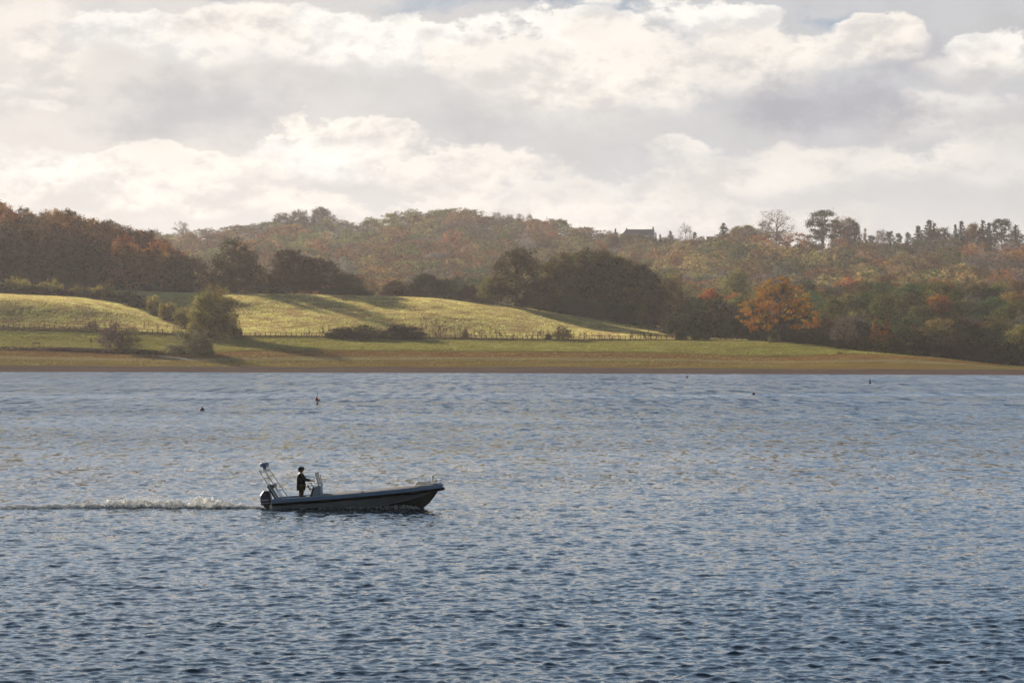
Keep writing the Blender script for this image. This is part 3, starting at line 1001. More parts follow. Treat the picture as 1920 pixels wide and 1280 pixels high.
WL = {'dark': ('dark brown tree in the left wood', 'dark trees of the left wood'),
      'rust': ('rust topped tree in the left wood', 'rust coloured trees of the left wood')}
nwood = 0
for Y in (1075, 1105, 1140, 1180, 1225, 1270):
    u = -230 + random.uniform(0, 30)
    while u < 372 - (Y - 1075) * 0.17:
        X = at(u, Y)
        fall = np.interp(u, [-300, 250, 370], [1, 1, 0.62])
        H = random.uniform(21, 25) * fall
        rust = random.random() < (0.2 if Y < 1150 else 0.55)
        c = rng_c(RUST if rust else ((0.11, 0.062, 0.03) if Y > 1100 else DKBROWN))
        if rust:
            c = rng_c((0.26, 0.115, 0.04))
        lab, gr = WL['rust' if rust else 'dark']
        zn = (' at its left end' if u < 110 else (' in its middle part' if u < 240 else ' at its right end')) + (', front edge' if Y < 1120 else (', behind the front edge' if Y < 1200 else ', on its crest'))
        lab += zn
        gr += zn
        plant(random.choice(['tall', 'tall', 'broad']), 'woodland_tree', X, Y + random.uniform(-8, 8), H, random.uniform(12, 16), c, lab, 'tree', group=gr, sink=0.5)
        nwood += 1
        u += random.uniform(38, 52)

# --- right near wood and hillside
pal_r = [(GREEN, 3, 'green'), (YGREEN, 4, 'olive green'), (OLIVE, 4, 'olive green'), (BROWN, 2, 'brown'), (RUST, .6, 'rusty orange'), (YELLOW, 1, 'yellow'), (DKGREEN, 2, 'dark green'), (GREY, 2, 'grey brown')]
pal_h = [(RUST, 2, 'rusty orange'), (BROWN, 5, 'brown'), (YELLOW, 3, 'yellow'), (ORANGE, 1, 'bright orange'), (YGREEN, 3, 'olive green'), (GREEN, 1, 'green'), (GREY, 3, 'grey brown'), (OLIVE, 2, 'olive green')]
pal_f = [(YGREEN, 4, 'olive green'), (OLIVE, 3, 'olive green'), (BROWN, 4, 'brown'), (GREY, 3, 'grey brown'), (RUST, 2, 'rusty orange'), (YELLOW, 2, 'yellow'), (GREEN, 1, 'green')]


def pick(p):
    ws = [q[1] for q in p]
    return random.choices(p, ws)[0]


places = []
# right near wood: rises from behind the spit
Y = 850
while Y < 1240:
    u = 1245 + random.uniform(0, 30)
    while u < 2150:
        lim = np.interp(u, [1245, 1420, 1500, 1600, 1750, 2150], [1060, 960, 880, 850, 850, 850])
        if Y >= lim:
            places.append((u, Y + random.uniform(-9, 9), 'near'))
        u += random.uniform(42, 62) * 1000 / Y * 0.95
    Y += 30 + (Y - 850) * 0.02
# hillside
Y = 1240.0
while Y < 2420:
    u = 300 + random.uniform(0, 30)
    while u < 2150:
        yr = float(np.interp(u, [-700, 1000, 1350, 2620], [2400, 2400, 1950, 1950]))
        if Y < yr + 15 and not (u < 420 and Y < 1500):
            if not (u < 1200 and Y < 1330):
                places.append((u, Y + random.uniform(-12, 12), 'hill'))
        u += random.uniform(17, 34) / Y * F * 0.85
    Y += 37 + (Y - 1240) * 0.018
# distant hill beyond the left wood
for i in range(16):
    places.append((random.uniform(120, 290), 2420 + random.uniform(-40, 40), 'hill'))

LOW = [make_tree_meshes('low', 900 + i, 16, 15, bare=0.03, nclus=85, clus_r=1.9, leaves=14, leaf=1.1) for i in range(5)]
lowdata = []
for tr_, cr_, h, w in LOW:
    co = np.empty(len(cr_.vertices) * 3, dtype=np.float32)
    cr_.vertices.foreach_get('co', co)
    lowdata.append((co.reshape(-1, 3), h, w))
places.sort(key=lambda p: p[1])
n_obj = 300 - nwood
massV, massC = [], []
big_n = vnoise(np.array([at(p[0], p[1]) for p in places]), np.array([p[1] for p in places]), 55, 12, 90, 400)
cnt = 0
for i, (u, Y, kind) in enumerate(places):
    X = at(u, Y)
    right = u > 1150 + random.uniform(-120, 120)
    pal = pal_r if kind == 'near' else (pal_h if right else pal_f)
    c, _, nm = pick(pal)
    if kind == 'hill' and big_n[i] > 0.45 and random.random() < .7:
        c, nm = (RUST, 'rusty orange') if right and random.random() < .5 else (BROWN, 'brown')
    elif kind == 'hill' and big_n[i] < -0.5 and random.random() < .7:
        c, nm = (YGREEN, 'olive green')
    c = rng_c(c, 0.32)
    H = random.uniform(13, 22) if kind == 'hill' else random.uniform(14, 20)
    Hs = 1.0
    if kind == 'near' and Y < 980:
        H *= 0.8
    W = random.uniform(11, 17) if kind == 'near' else random.choice([random.uniform(14, 20), random.uniform(19, 30), random.uniform(19, 30)])
    g = gz(X, Y)
    if kind == 'hill':
        # keep to the skyline of the ridge
        top = float(np.interp(u, sky_px, sky_py)) - random.uniform(-3, 5)
        H = min(H, zat(top, Y) - g) if Y > 1700 else H
        if H < 6:
            H = 7
    if cnt < n_obj:
        cnt += 1
        where = 'wood right of the orange oak' if kind == 'near' and u > 1460 else ('wood behind the dark thicket and the copse' if kind == 'near' else ('wood low on the right hillside' if u > 1150 else 'wood in the valley beyond the field crest'))
        if kind == 'near':
            where += (', left part' if u < 1620 else (', middle part' if u < 1780 else ', right part')) if u > 1460 else ''
            where += ', near its foot' if Y < 960 else (', half way up' if Y < 1090 else ', near its top')
        k = random.choice(['broad', 'broad', 'tall', 'sparse'] if nm != 'grey brown' else ['sparse', 'broad'])
        plant(k, 'woodland_tree', X, Y, H, W, c, nm + ' tree in the ' + where, 'tree', group=nm + ' trees of the ' + where, sink=0.6)
    else:
        V, h, w = lowdata[i % 5]
        a = random.random() * 6.28
        ca, sa = math.cos(a), math.sin(a)
        s = W / w
        Q = np.empty_like(V)
        Q[:, 0] = (V[:, 0] * ca - V[:, 1] * sa) * s + X
        Q[:, 1] = (V[:, 0] * sa + V[:, 1] * ca) * s + Y
        Q[:, 2] = V[:, 2] * H / h + g - 0.5
        massV.append(Q)
        massC.append(np.tile(np.array(c, dtype=np.float32), (len(V), 1)))
mv = np.vstack(massV)
mme = np_mesh('hillside_wood', mv, np.arange(len(mv)).reshape(-1, 4))
add_col(mme, 'tint', np.vstack(massC))
mass = mesh_obj('hillside_wood', mme, None, M_LEAF_A)
tag(mass, 'hazy autumn wood of many trees covering the far hillside', 'wood', kind='stuff')
print('trees', nwood, cnt, len(places), 'mass tris', len(mv) // 2)

# --- skyline individuals
for i, (u, t_, w, c) in enumerate([(1148, 436, 30, BROWN), (1168, 436, 26, YGREEN), (1182, 438, 28, BROWN), (1200, 437.5, 30, OLIVE), (1218, 440, 24, GREY), (1246, 443, 26, BROWN), (1316, 444, 26, BROWN), (1336, 443.5, 26, RUST), (1350, 440, 24, BROWN)]):
    P('broad', 'ridge_tree', u, 2095 if u < 1300 else 2005, t_, w, c, ORD[i] + ' from the left of the low trees screening the ridge buildings', 'tree', group='trees screening the ridge buildings')
S = 'on the far ridge skyline'
P('sparse', 'ridge_tree', 343, 2380, 416, 34, GREY, 'lone rounded grey tree on the skyline just right of the left wood', 'tree', idx=0)
P('broad', 'ridge_tree', 603, 2380, 387, 46, (0.07, 0.05, 0.04), 'tallest dark rounded tree on the ridge left of centre', 'tree', idx=1)
P('broad', 'ridge_tree', 560, 2380, 394, 40, (0.08, 0.055, 0.04), 'dark tree on the ridge touching the tallest one on its left', 'tree', idx=2)
P('broad', 'ridge_tree', 532, 2380, 400, 40, (0.09, 0.06, 0.04), 'lower dark tree leftmost of the three dark ridge trees', 'tree', idx=3)
P('sparse', 'ridge_tree', 872, 2390, 388, 16, (0.2, 0.15, 0.05), 'thin wispy tree standing above the round hilltop', 'tree', idx=1)
for i, (u, t_, w) in enumerate([(932, 396, 24), (955, 400, 20), (975, 399, 16), (993, 399, 16)]):
    P('sparse', 'ridge_tree', u, 2390, t_, w, (0.17, 0.13, 0.06), ['wider pale wispy tree right of the round hilltop', 'short pale wispy tree second right of the round hilltop',
      'thin pale wispy tree third right of the round hilltop', 'rightmost thin pale wispy tree right of the round hilltop'][i], 'tree')
P('bare', 'ridge_tree', 1456, 1960, 393, 66, (0.16, 0.10, 0.06), 'large nearly bare tree with fine twigs on the ridge', 'tree', idx=0)
P('bare', 'ridge_tree', 1285, 2050, 421, 34, (0.12, 0.08, 0.05), 'small bare tree on the ridge right of the house', 'tree', idx=1)
P('pine', 'pine_tree', 1543, 1960, 395, 66, PINE, 'broad flat topped pine on the ridge', 'tree', idx=0)
P('broad', 'ridge_tree', 1575, 1962, 408, 40, (0.14, 0.07, 0.04), 'brown tree tucked against the flat topped pine', 'tree', idx=2)
P('tall', 'ridge_tree', 1597, 1965, 405, 34, (0.08, 0.06, 0.045), 'upright dark tree right of the flat topped pine', 'tree', idx=1)
P('poplar', 'ridge_tree', 1622, 1960, 428, 9, (0.34, 0.25, 0.06), 'thin pale yellow tree right of the pine group', 'tree', idx=0)
P('sparse', 'ridge_tree', 1652, 1960, 428, 26, (0.12, 0.08, 0.05), 'sparse tree between the yellow tree and two dark domes', 'tree', idx=2)
for i, (u, t_, w) in enumerate([(1633, 442, 22), (1668, 434, 22), (1684, 438, 18), (1702, 436, 14)]):
    P('pine', 'pine_tree', u, 1955, t_, w, PINE, ['small dark domed pine below the thin yellow tree', 'small domed pine right of the sparse ridge tree', 'second small domed pine right of the sparse ridge tree',
      'small dark pine left of the pointed conifers'][i], 'tree')
cl = ['conifer left of the tall pointed pair', 'tallest pointed conifer on the right ridge', 'shorter pointed conifer beside the tallest one', 'small thin conifer spire on the right ridge',
      'small conifer just right of the thin spire', 'dark conifer left of the wide domed pine', 'small conifer close to the wide domed pine', 'small blue conifer right of the house',
      'tiny conifer between house and bare tree', 'narrow conifer directly right of the house gable', 'pointed conifer left of the olive ridge trees', 'small conifer right of the small bare tree', 'dark conifer at the right edge of the frame']
for i, (u, t_, w) in enumerate([(1722, 422, 20), (1742, 411, 24), (1753, 417, 18), (1791, 419, 10), (1803, 413, 18), (1844, 412, 22), (1854, 416, 16), (1257, 432, 18), (1238, 438, 8), (1229, 435, 8), (1357, 417, 20), (1303, 434, 16), (1905, 421, 26)]):
    P('conifer', 'conifer_tree', u, 1955 if u > 1320 else 2060, t_, w * 3.2, PINE, cl[i], 'tree')
P('pine', 'pine_tree', 1878, 1955, 411, 46, PINE, 'wide domed pine near the right end of the ridge', 'tree', idx=1)
P('broad', 'ridge_tree', 1770, 1958, 428, 40, (0.07, 0.05, 0.03), 'dark round tree behind the pointed conifer pair', 'tree', idx=3)
P('broad', 'ridge_tree', 1825, 1958, 416, 40, (0.18, 0.085, 0.035), 'brown round tree between the spires and the domed pine', 'tree', idx=4)
P('broad', 'ridge_tree', 1405, 1955, 421, 46, (0.2, 0.16, 0.04), 'yellow olive tree left of the large bare ridge tree', 'tree', idx=0)
P('broad', 'ridge_tree', 1382, 1955, 423, 36, (0.19, 0.15, 0.04), 'olive tree right of the pointed conifer on the ridge', 'tree', idx=1)
P('sparse', 'ridge_tree', 1430, 1957, 416, 26, (0.15, 0.11, 0.05), 'thin half bare tree touching the large bare ridge tree', 'tree', idx=0)


# ------------------------------------------------------------------ buildings on the ridge
M_SLATE = plain('slate', (0.10, 0.095, 0.11), 0.7)
M_RENDER = plain('pale_render', (0.55, 0.5, 0.45), 0.8)
M_BRICKD = plain('dark_brick', (0.10, 0.065, 0.05), 0.85)
M_GLASSD = plain('dark_glass', (0.02, 0.025, 0.03), 0.1)


def build_house():
    Y = 2130.0
    x0, x1 = at(1166, Y), at(1226, Y)
    ridge, eave = zat(430, Y), zat(441, Y)
    base = gz((x0 + x1) / 2, Y) - 1
    L = x1 - x0
    h = tag(empty('house', ((x0 + x1) / 2, Y, base)), 'long slate roofed house poking above the trees on the ridge', 'house')
    rz, ez = ridge - base, eave - base
    d = 5.0
    w = MB()
    w.add([(-L / 2, -d, 0), (L / 2, -d, 0), (L / 2, d, 0), (-L / 2, d, 0), (-L / 2, -d, ez), (L / 2, -d, ez), (L / 2, d, ez), (-L / 2, d, ez), (-L / 2, 0, rz - .3), (L / 2, 0, rz - .3)],
          [(0, 1, 5, 4), (2, 3, 7, 6), (1, 2, 6, 9, 5), (3, 0, 4, 8, 7)])
    w.build('wall', M_RENDER, h)
    r = MB()
    for s in (-1, 1):
        # hipped at the left end, gabled at the right
        a = [(-L / 2 - .4, s * (d + .5), ez - .25), (L / 2 + .4, s * (d + .5), ez - .25), (L / 2 + .4, 0, rz), (-L / 2 + 3.5, 0, rz)]
        r.add(a + [(p[0], p[1], p[2] - .25) for p in a], [(0, 1, 2, 3), (7, 6, 5, 4), (0, 4, 5, 1), (1, 5, 6, 2), (3, 7, 4, 0)])
    a = [(-L / 2 - .4, -d - .5, ez - .25), (-L / 2 + 3.5, 0, rz), (-L / 2 - .4, d + .5, ez - .25)]
    r.add(a + [(p[0], p[1], p[2] - .25) for p in a], [(0, 1, 2), (5, 4, 3)])
    rf = r.build('roof', M_SLATE, h)
    for x, hh, sx in ((L / 2 - .7, 2.0, 1.2), (-L / 2 + 4.0, .8, 1.1)):
        MB().box((x, 0, rz + hh / 2 - .5), (sx, 1.0, hh + 1)).lathe([(.22, 0), (.18, .5)], 8, (x, 0, rz + hh)).build('chimney', M_BRICKD, rf)
    for i in range(5):
        x = -L / 2 + 3 + i * (L - 6) / 4
        f = MB().box((x, -d - .06, ez - 1.5), (1.3, .12, 1.3)).build('window', M_RENDER, h)
        MB().box((x, -d - .14, ez - 1.5), (1.05, .04, 1.05)).build('pane', M_GLASSD, f)
    MB().tube([(-L / 2 + 5.3, 0, rz - .2), (-L / 2 + 5.3, 0, rz + 1.6)], .05, 5).tube([(-L / 2 + 4.9, 0, rz + 1.5), (-L / 2 + 5.7, 0, rz + 1.5)], .05, 5).build('aerial', M_SLATE, rf)
    # separate chimneyed outbuilding just left
    x = at(1154, Y)
    b = tag(empty('outbuilding', (x, Y, gz(x, Y) - 1)), 'small chimney topped outbuilding left of the long roofed house', 'building')
    t_ = zat(429, Y) - b.location.z
    MB().box((0, 0, (t_ - 4.5) / 2), (5, 5, t_ - 4.5)).build('wall', M_BRICKD, b)
    r2 = MB()
    zb = t_ - 4.5
    r2.add([(-2.8, -2.8, zb), (2.8, -2.8, zb), (2.8, 2.8, zb), (-2.8, 2.8, zb), (-.6, 0, zb + 2.2), (.6, 0, zb + 2.2)], [(0, 1, 5, 4), (1, 2, 5), (2, 3, 4, 5), (3, 0, 4), (3, 2, 1, 0)])
    r2 = r2.build('roof', M_SLATE, b)
    MB().box((0, 0, t_ - 1.8), (1.2, 1.0, 3.6)).lathe([(.2, 0), (.17, .5)], 8, (0, 0, t_)).build('chimney', M_BRICKD, r2)
    # low flat roofed pale building
    Y = 2040.0
    x = at(1334, Y)
    b = tag(empty('flat_roofed_building', (x, Y, gz(x, Y) - 1)), 'low pale flat roofed building among the ridge trees right of the small bare tree', 'building')
    t_ = zat(442, Y) - b.location.z
    t_ -= .7
    MB().box((0, 0, (t_ - .5) / 2), (8, 6, t_ - .5)).build('wall', M_BRICKD, b)
    MB().box((0, 0, t_ - .22), (9, 7, .4)).build('roof', M_RENDER, b)


build_house()


# ------------------------------------------------------------------ fence, saplings, bench, sign
def fenceY(u):
    return float(np.interp(u, U, Y3))


def build_fence():
    u = -90.0
    X = at(u, fenceY(u))
    pts = []
    while True:
        # find Y on the line for this X
        Y = 850.0
        for _ in range(4):
            Y = fenceY(X / Y * F + 960)
        if X / Y * F + 960 > 1432:
            break
        pts.append((X, Y, gz(X, Y)))
        X += 1.75
    f = tag(empty('post_and_rail_fence', pts[0]), 'long dark timber post and rail fence between the lawn and the sunlit field', 'fence')
    o = Vector(pts[0])
    pm = MB().box((0, 0, .62), (.19, .16, 1.75), taper=.93).box((0, 0, 1.51), (.15, .13, .05), taper=.5).mesh('post')
    pm.materials.append(M_WOOD)
    rm = MB().box((.5, 0, 0), (1.0, .05, .12)).mesh('rail')
    rm.materials.append(M_WOOD)
    for i, p in enumerate(pts):
        a = bpy.data.objects.new('post', pm)
        a.location = Vector(p) - o
        a.rotation_euler = (random.uniform(-.03, .03), random.uniform(-.04, .04), random.uniform(-.2, .2))
        a.scale = (1, 1, random.uniform(.94, 1.08))
        a.parent = f
        col.objects.link(a)
    for i in range(0, len(pts) - 2, 2):
        for hgt in (.62, 1.3):
            p, q = Vector(pts[i]), Vector(pts[i + 2])
            d = q - p
            a = bpy.data.objects.new('rail', rm)
            a.location = p - o + Vector((0, -.09, hgt + random.uniform(-.03, .03)))
            a.rotation_euler = (0, -math.atan2(d.z, math.hypot(d.x, d.y)), math.atan2(d.y, d.x))
            a.scale = (d.length, 1, 1)
            a.parent = f
            col.objects.link(a)
    return pts


fence_pts = build_fence()

for i in range(150):
    u = random.uniform(550, 1330) if i > 14 else random.uniform(20, 330)
    Y = fenceY(u) + random.uniform(3, 22)
    X = at(u, Y)
    plant('sapling', 'sapling', X, Y, random.uniform(1.4, 3.0), random.uniform(.8, 1.5), rng_c(random.choice([OLIVE, BROWN, DKBROWN])),
          'thin young sapling in the planted rows behind the fence', 'sapling', group='saplings planted behind the fence', sink=0.05)


def tufts(name, label, pts, hgt, wid, cols, nb=4, seed=1):
    """grass tufts: each a few leaning triangular blades"""
    r = np.random.default_rng(seed)
    n = len(pts)
    V = []
    for b in range(nb):
        a = r.random(n) * 6.283
        w = wid * (0.3 + 0.5 * r.random(n))
        h = hgt * (0.5 + 0.8 * r.random(n))
        off = r.normal(size=(n, 2)) * wid * .35
        lean = r.normal(size=(n, 2)) * wid * .3
        base = pts.copy()
        base[:, :2] += off
        dx, dy = np.cos(a) * w / 2, np.sin(a) * w / 2
        z0 = base[:, 2] - .05
        V.append(np.stack([np.stack([base[:, 0] - dx, base[:, 1] - dy, z0], -1), np.stack([base[:, 0] + dx, base[:, 1] + dy, z0], -1),
                           np.stack([base[:, 0] + lean[:, 0], base[:, 1] + lean[:, 1], base[:, 2] + h], -1)], 1))
    V = np.concatenate(V, 0).reshape(-1, 3)
    me = np_mesh(name, V, np.arange(len(V)).reshape(-1, 3))
    cols = np.array(cols)
    pickc = cols[r.integers(len(cols), size=n)] * (0.8 + .4 * r.random((n, 1)))
    add_col(me, 'tint', np.repeat(np.tile(pickc, (nb, 1)), 3, axis=0))
    o = mesh_obj(name, me, None, M_GRASS)
    tag(o, label, 'grass', kind='stuff')
    return o


def scatter(n, ulo, uhi, ylo, yhi, klo, khi, seed):
    r = np.random.default_rng(seed)
    u = r.uniform(ulo, uhi, n)
    Y = r.uniform(ylo, yhi, n)
    X = (u - 960) / F * Y
    k = zone_at(X, Y)
    m = (k > klo) & (k < khi)
    X, Y = X[m], Y[m]
    return np.stack([X, Y, ground_z(X, Y)], -1)


tufts('field_grass', 'frosted pale tussocky grass covering the sunlit field', scatter(170000, -100, 1400, 845, 1010, 3.1, 5.3, 1), .26, .9,
      [(.38, .31, .11), (.48, .41, .19), (.29, .245, .07), (.36, .27, .105)], 3, 1)
tufts('shore_grass', 'rusty and straw coloured rough grass of the shore slope', scatter(26000, -100, 1900, 700, 800, 1.05, 1.98, 2), .13, .7,
      [(.17, .095, .03), (.15, .12, .035), (.17, .13, .05)], 3, 2)
tufts('lawn_grass', 'short green grass of the lawn below the fence', scatter(60000, -100, 1700, 700, 860, 2.03, 2.97, 3), .13, .7,
      [(.125, .12, .025), (.17, .155, .04), (.2, .17, .07)], 3, 3)
# rough verge along the fence; the long grass's shadow side is in its dark tints
r = np.random.default_rng(9)
fp = np.array(fence_pts)
idx = r.integers(0, len(fp), 6000)
vx = fp[idx, 0] + r.uniform(-1, 1, 6000)
vy = fp[idx, 1] + r.normal(size=6000) * .8 - .9
tufts('fence_verge', 'rough grass along the foot of the fence, tinted dark as its shadow side', np.stack([vx, vy, ground_z(vx, vy)], -1), .36, .5, [(.06, .05, .025), (.09, .06, .03), (.05, .06, .02)], 4, 4)
# brambly edge at the top of the bank on the left
n = 7000
u = r.uniform(-100, 345, n)
X, Y = (u - 960) / F * 760, np.full(n, 760.0)
kk = [float(v) for v in np.interp(u, U, Y2)]
Y = np.array(kk) + r.normal(size=n) * 1.6 + 1 + np.interp(u, [-100, 100, 345], [0, 1, -1])
X = (u - 960) / F * Y
hs = np.interp(u, [-100, 60, 110, 150, 230, 345], [.03, .06, .25, 1, 1, .4])
keep = r.random(n) < hs
tufts('bank_brambles', 'dark brambles and rough grass along the top of the bank on the left', np.stack([X, Y, ground_z(X, Y)], -1)[keep], .6, .8,
      [(.05, .03, .028), (.07, .04, .03), (.045, .045, .02)], 4, 5)
# loose stones on the mud at the waterline
sp = scatter(2600, -100, 1950, 640, 735, 0.02, 0.98, 12)
rv = []
rr = np.random.default_rng(3)
cube = np.array([(-1, -1, -1), (1, -1, -1), (1, 1, -1), (-1, 1, -1), (-.6, -.6, .8), (.6, -.6, .7), (.7, .6, .8), (-.6, .7, .6)], float)
cf = np.array([(0, 1, 5, 4), (1, 2, 6, 5), (2, 3, 7, 6), (3, 0, 4, 7), (4, 5, 6, 7)])
sz = rr.uniform(.05, .16, (len(sp), 1, 1)) * np.array([1.4, 1, .6])
V = (cube[None] * (1 + rr.normal(size=(len(sp), 8, 3)) * .12)) * sz + sp[:, None, :]
stones = mesh_obj('shore_stones', np_mesh('shore_stones', V.reshape(-1, 3), (cf[None] + np.arange(len(sp))[:, None, None] * 8).reshape(-1, 4)), None, plain('stone', (.11, .085, .07), .9, scale=.3))
tag(stones, 'small stones scattered over the bare mud at the waterline', 'stones', kind='stuff')


# slipway path below the willow bushes
def build_path():
    a = [(297, 771), (312, 767), (328, 763), (346, 759), (362, 755)]
    V, Fq = [], []
    for i, (u, Y) in enumerate(a):
        for k in (-1, 1):
            X = at(u, Y) + k * .9
            yy = Y + k * 1.2
            V.append((X, yy, gz(X, yy) + .10))
    for i in range(len(a) - 1):
        Fq.append((2 * i, 2 * i + 1, 2 * i + 3, 2 * i + 2))
    mb = MB()
    mb.add(V + [(x, y, z - .4) for x, y, z in V], Fq + [(p[0], p[3], p[3] + 10, p[0] + 10) for p in Fq] + [(p[2], p[1], p[1] + 10, p[2] + 10) for p in Fq])
    o = mb.build('path', plain('concrete', (.085, .07, .06), .9))
    tag(o, kind='structure')


build_path()


def bench(u, Y, label, wood, k=1.0, rz=0.0):
    X = at(u, Y)
    b = tag(empty('park_bench', (X, Y, gz(X, Y)), rz), label, 'bench')
    b.scale = (k, k, k)
    for i in range(4):
        MB().box((0, .12 - i * .13, .44), (1.9, .11, .035)).build('seat_slat', wood, b)
    for i in range(3):
        MB().box((0, .2 + i * .03, .58 + i * .15), (1.9, .03, .12)).build('back_slat', wood, b)
    for s in (-1, 1):
        MB().box((s * .88, .2, .46), (.09, .09, .92)).build('leg', wood, b)
        MB().box((s * .88, -.3, .3), (.09, .09, .62)).build('leg', wood, b)
        MB().box((s * .88, -.06, .64), (.1, .56, .05)).build('armrest', wood, b)


bench(68, 800, 'dark slatted bench on the lawn at the far left', M_DARKGREEN, 1.25, .15)
bench(1575, 742, 'low dark bench on the grassy spit at the right', M_WOOD, .8, .5)


def signpost():
    Y = 795
    X = at(171, Y)
    s = tag(empty('signpost', (X, Y, gz(X, Y))), 'narrow dark notice panel on a thin post left of the twiggy bushes', 'sign')
    MB().box((0, 0, 1.3), (.09, .09, 2.8)).build('post', M_WOOD, s)
    MB().box((0, -.07, 2.45), (.5, .05, 1.25)).box((0, -.105, 2.45), (.42, .02, 1.17)).build('panel', plain('sign_panel', (.03, .028, .03), .5), s)


signpost()
for i, (u, Y, h) in enumerate([(1464, 826, 0)]):
    pass

# ------------------------------------------------------------------ buoys
M_BRED = plain('faded_red_plastic', (.13, .025, .025), .8)
M_BBLK = plain('black_plastic', (.02, .014, .018), .85)
M_BWHITE = plain('white_plastic', (.7, .68, .62), .4)
M_RED = plain('red_flag', (.7, .04, .02), .8)
M_GRN = plain('green_flag', (.02, .12, .05), .6)


def buoy(u, row, r, kind, label):
    Y = 40950 / (row - 640)
    b = tag(empty('buoy', (at(u, Y), Y, -.05)), label, 'buoy')
    if kind == 'cone':
        MB().lathe([(r * .9, -.25), (r * 1.0, 0), (r * .98, r * .12)], 20).build('base', M_BBLK, b, True)
        MB().lathe([(r * .96, r * .1), (r * .93, r * .35), (r * .7, r * .85), (r * .35, r * 1.2), (r * .12, r * 1.35)], 20).build('float', M_BBLK if r > .6 else M_BRED, b, True)
        MB().tube([(0, 0, r * 1.3), (0, 0, r * 1.75)], r * .08, 6).build('lifting_eye', M_BBLK, b)
    elif kind == 'ball':
        MB().lathe([(r * .5, -r * .6), (r * .95, -r * .1), (r, r * .3), (r * .8, r * .9), (r * .35, r * 1.25), (r * .1, r * 1.35)], 16).build('float', M_BRED, b, True)
        MB().tube([(0, 0, r * 1.3), (0, 0, r * 1.6)], r * .12, 6).build('lifting_eye', M_BBLK, b)
    elif kind == 'marker':
        MB().lathe([(r * .6, -.2), (r, 0), (r * .9, r * .4), (r * .4, r * .8), (r * .3, r * 2.4)], 14).build('float', M_BBLK, b, True)
        MB().tube([(0, 0, r * 2), (.02, 0, r * 4.4)], .03, 6).build('pole', M_BBLK, b)
    else:
        MB().lathe([(r * .7, -.2), (r, 0), (r * .95, r * .3), (r * .4, r * .6)], 16).build('float', M_BBLK, b, True)
        MB().lathe([(r * .35, .1), (r * .35, .38)], 12).build('collar', M_BBLK, b, True)
        MB().tube([(0, 0, .1), (.03, 0, 1.65)], .022, 6).build('pole', M_BBLK, b)
        MB().lathe([(.02, 1.0), (.17, .82), (.21, .55), (.16, .42), (.02, .38)], 12, (-.1, -.02, .05)).build('topmark', M_RED, b, True)
        MB().lathe([(.02, .72), (.14, .66), (.17, .52), (.12, .4), (.02, .34)], 12, (.2, .03, .05)).build('side_float', M_GRN, b, True)


buoy(379, 769.5, .33, 'cone', 'dark cone shaped buoy nearest the left side of the lake')
buoy(595, 757, .27, 'flag', 'marker buoy with red topmark and thin pole left of centre')
buoy(1413, 740, .32, 'cone', 'small reddish brown cone buoy on the right half of the lake')
buoy(1288, 708, .34, 'ball', 'tiny reddish round buoy close under the far shore')
buoy(1631, 718.5, .36, 'marker', 'dark buoy with upright pole near the right far shore')

# ------------------------------------------------------------------ boat
M_HULL = plain('dark_grey_hull', (.11, .12, .135), .35, var=.12, scale=1.5)
M_HULLB = plain('black_bottom_paint', (.02, .018, .017), .6)
M_GUN = plain('blue_grey_gunwale', (.11, .17, .27), .4, var=.08)
M_RUB = plain('black_rubber', (.004, .004, .005), .8)
M_DECK = plain('tan_grey_deck', (.10, .08, .068), .8, scale=6)
M_METAL = plain('brushed_aluminium', (.55, .53, .5), .35, .9)
M_CONS = plain('grey_console', (.20, .22, .27), .6)
M_BLK = plain('black_trim', (.012, .012, .015), .5)
M_NAVY = plain('navy_cowl', (.018, .022, .045), .5)
M_GREYP = plain('grey_stripe', (.35, .36, .4), .4)
M_CREAM = plain('cream_frame', (.6, .54, .46), .7)
M_ROPE = plain('pale_rope', (.6, .52, .42), .8)
M_DOME = plain('blue_grey_plastic', (.12, .17, .26), .72)


M_PERSPEX = plain('tinted_perspex', (.6, .62, .65), .08)
M_PERSPEX.node_tree.nodes['Principled BSDF'].inputs['Transmission Weight'].default_value = 1.0
M_PERSPEX.node_tree.nodes['Principled BSDF'].inputs['IOR'].default_value = 1.1


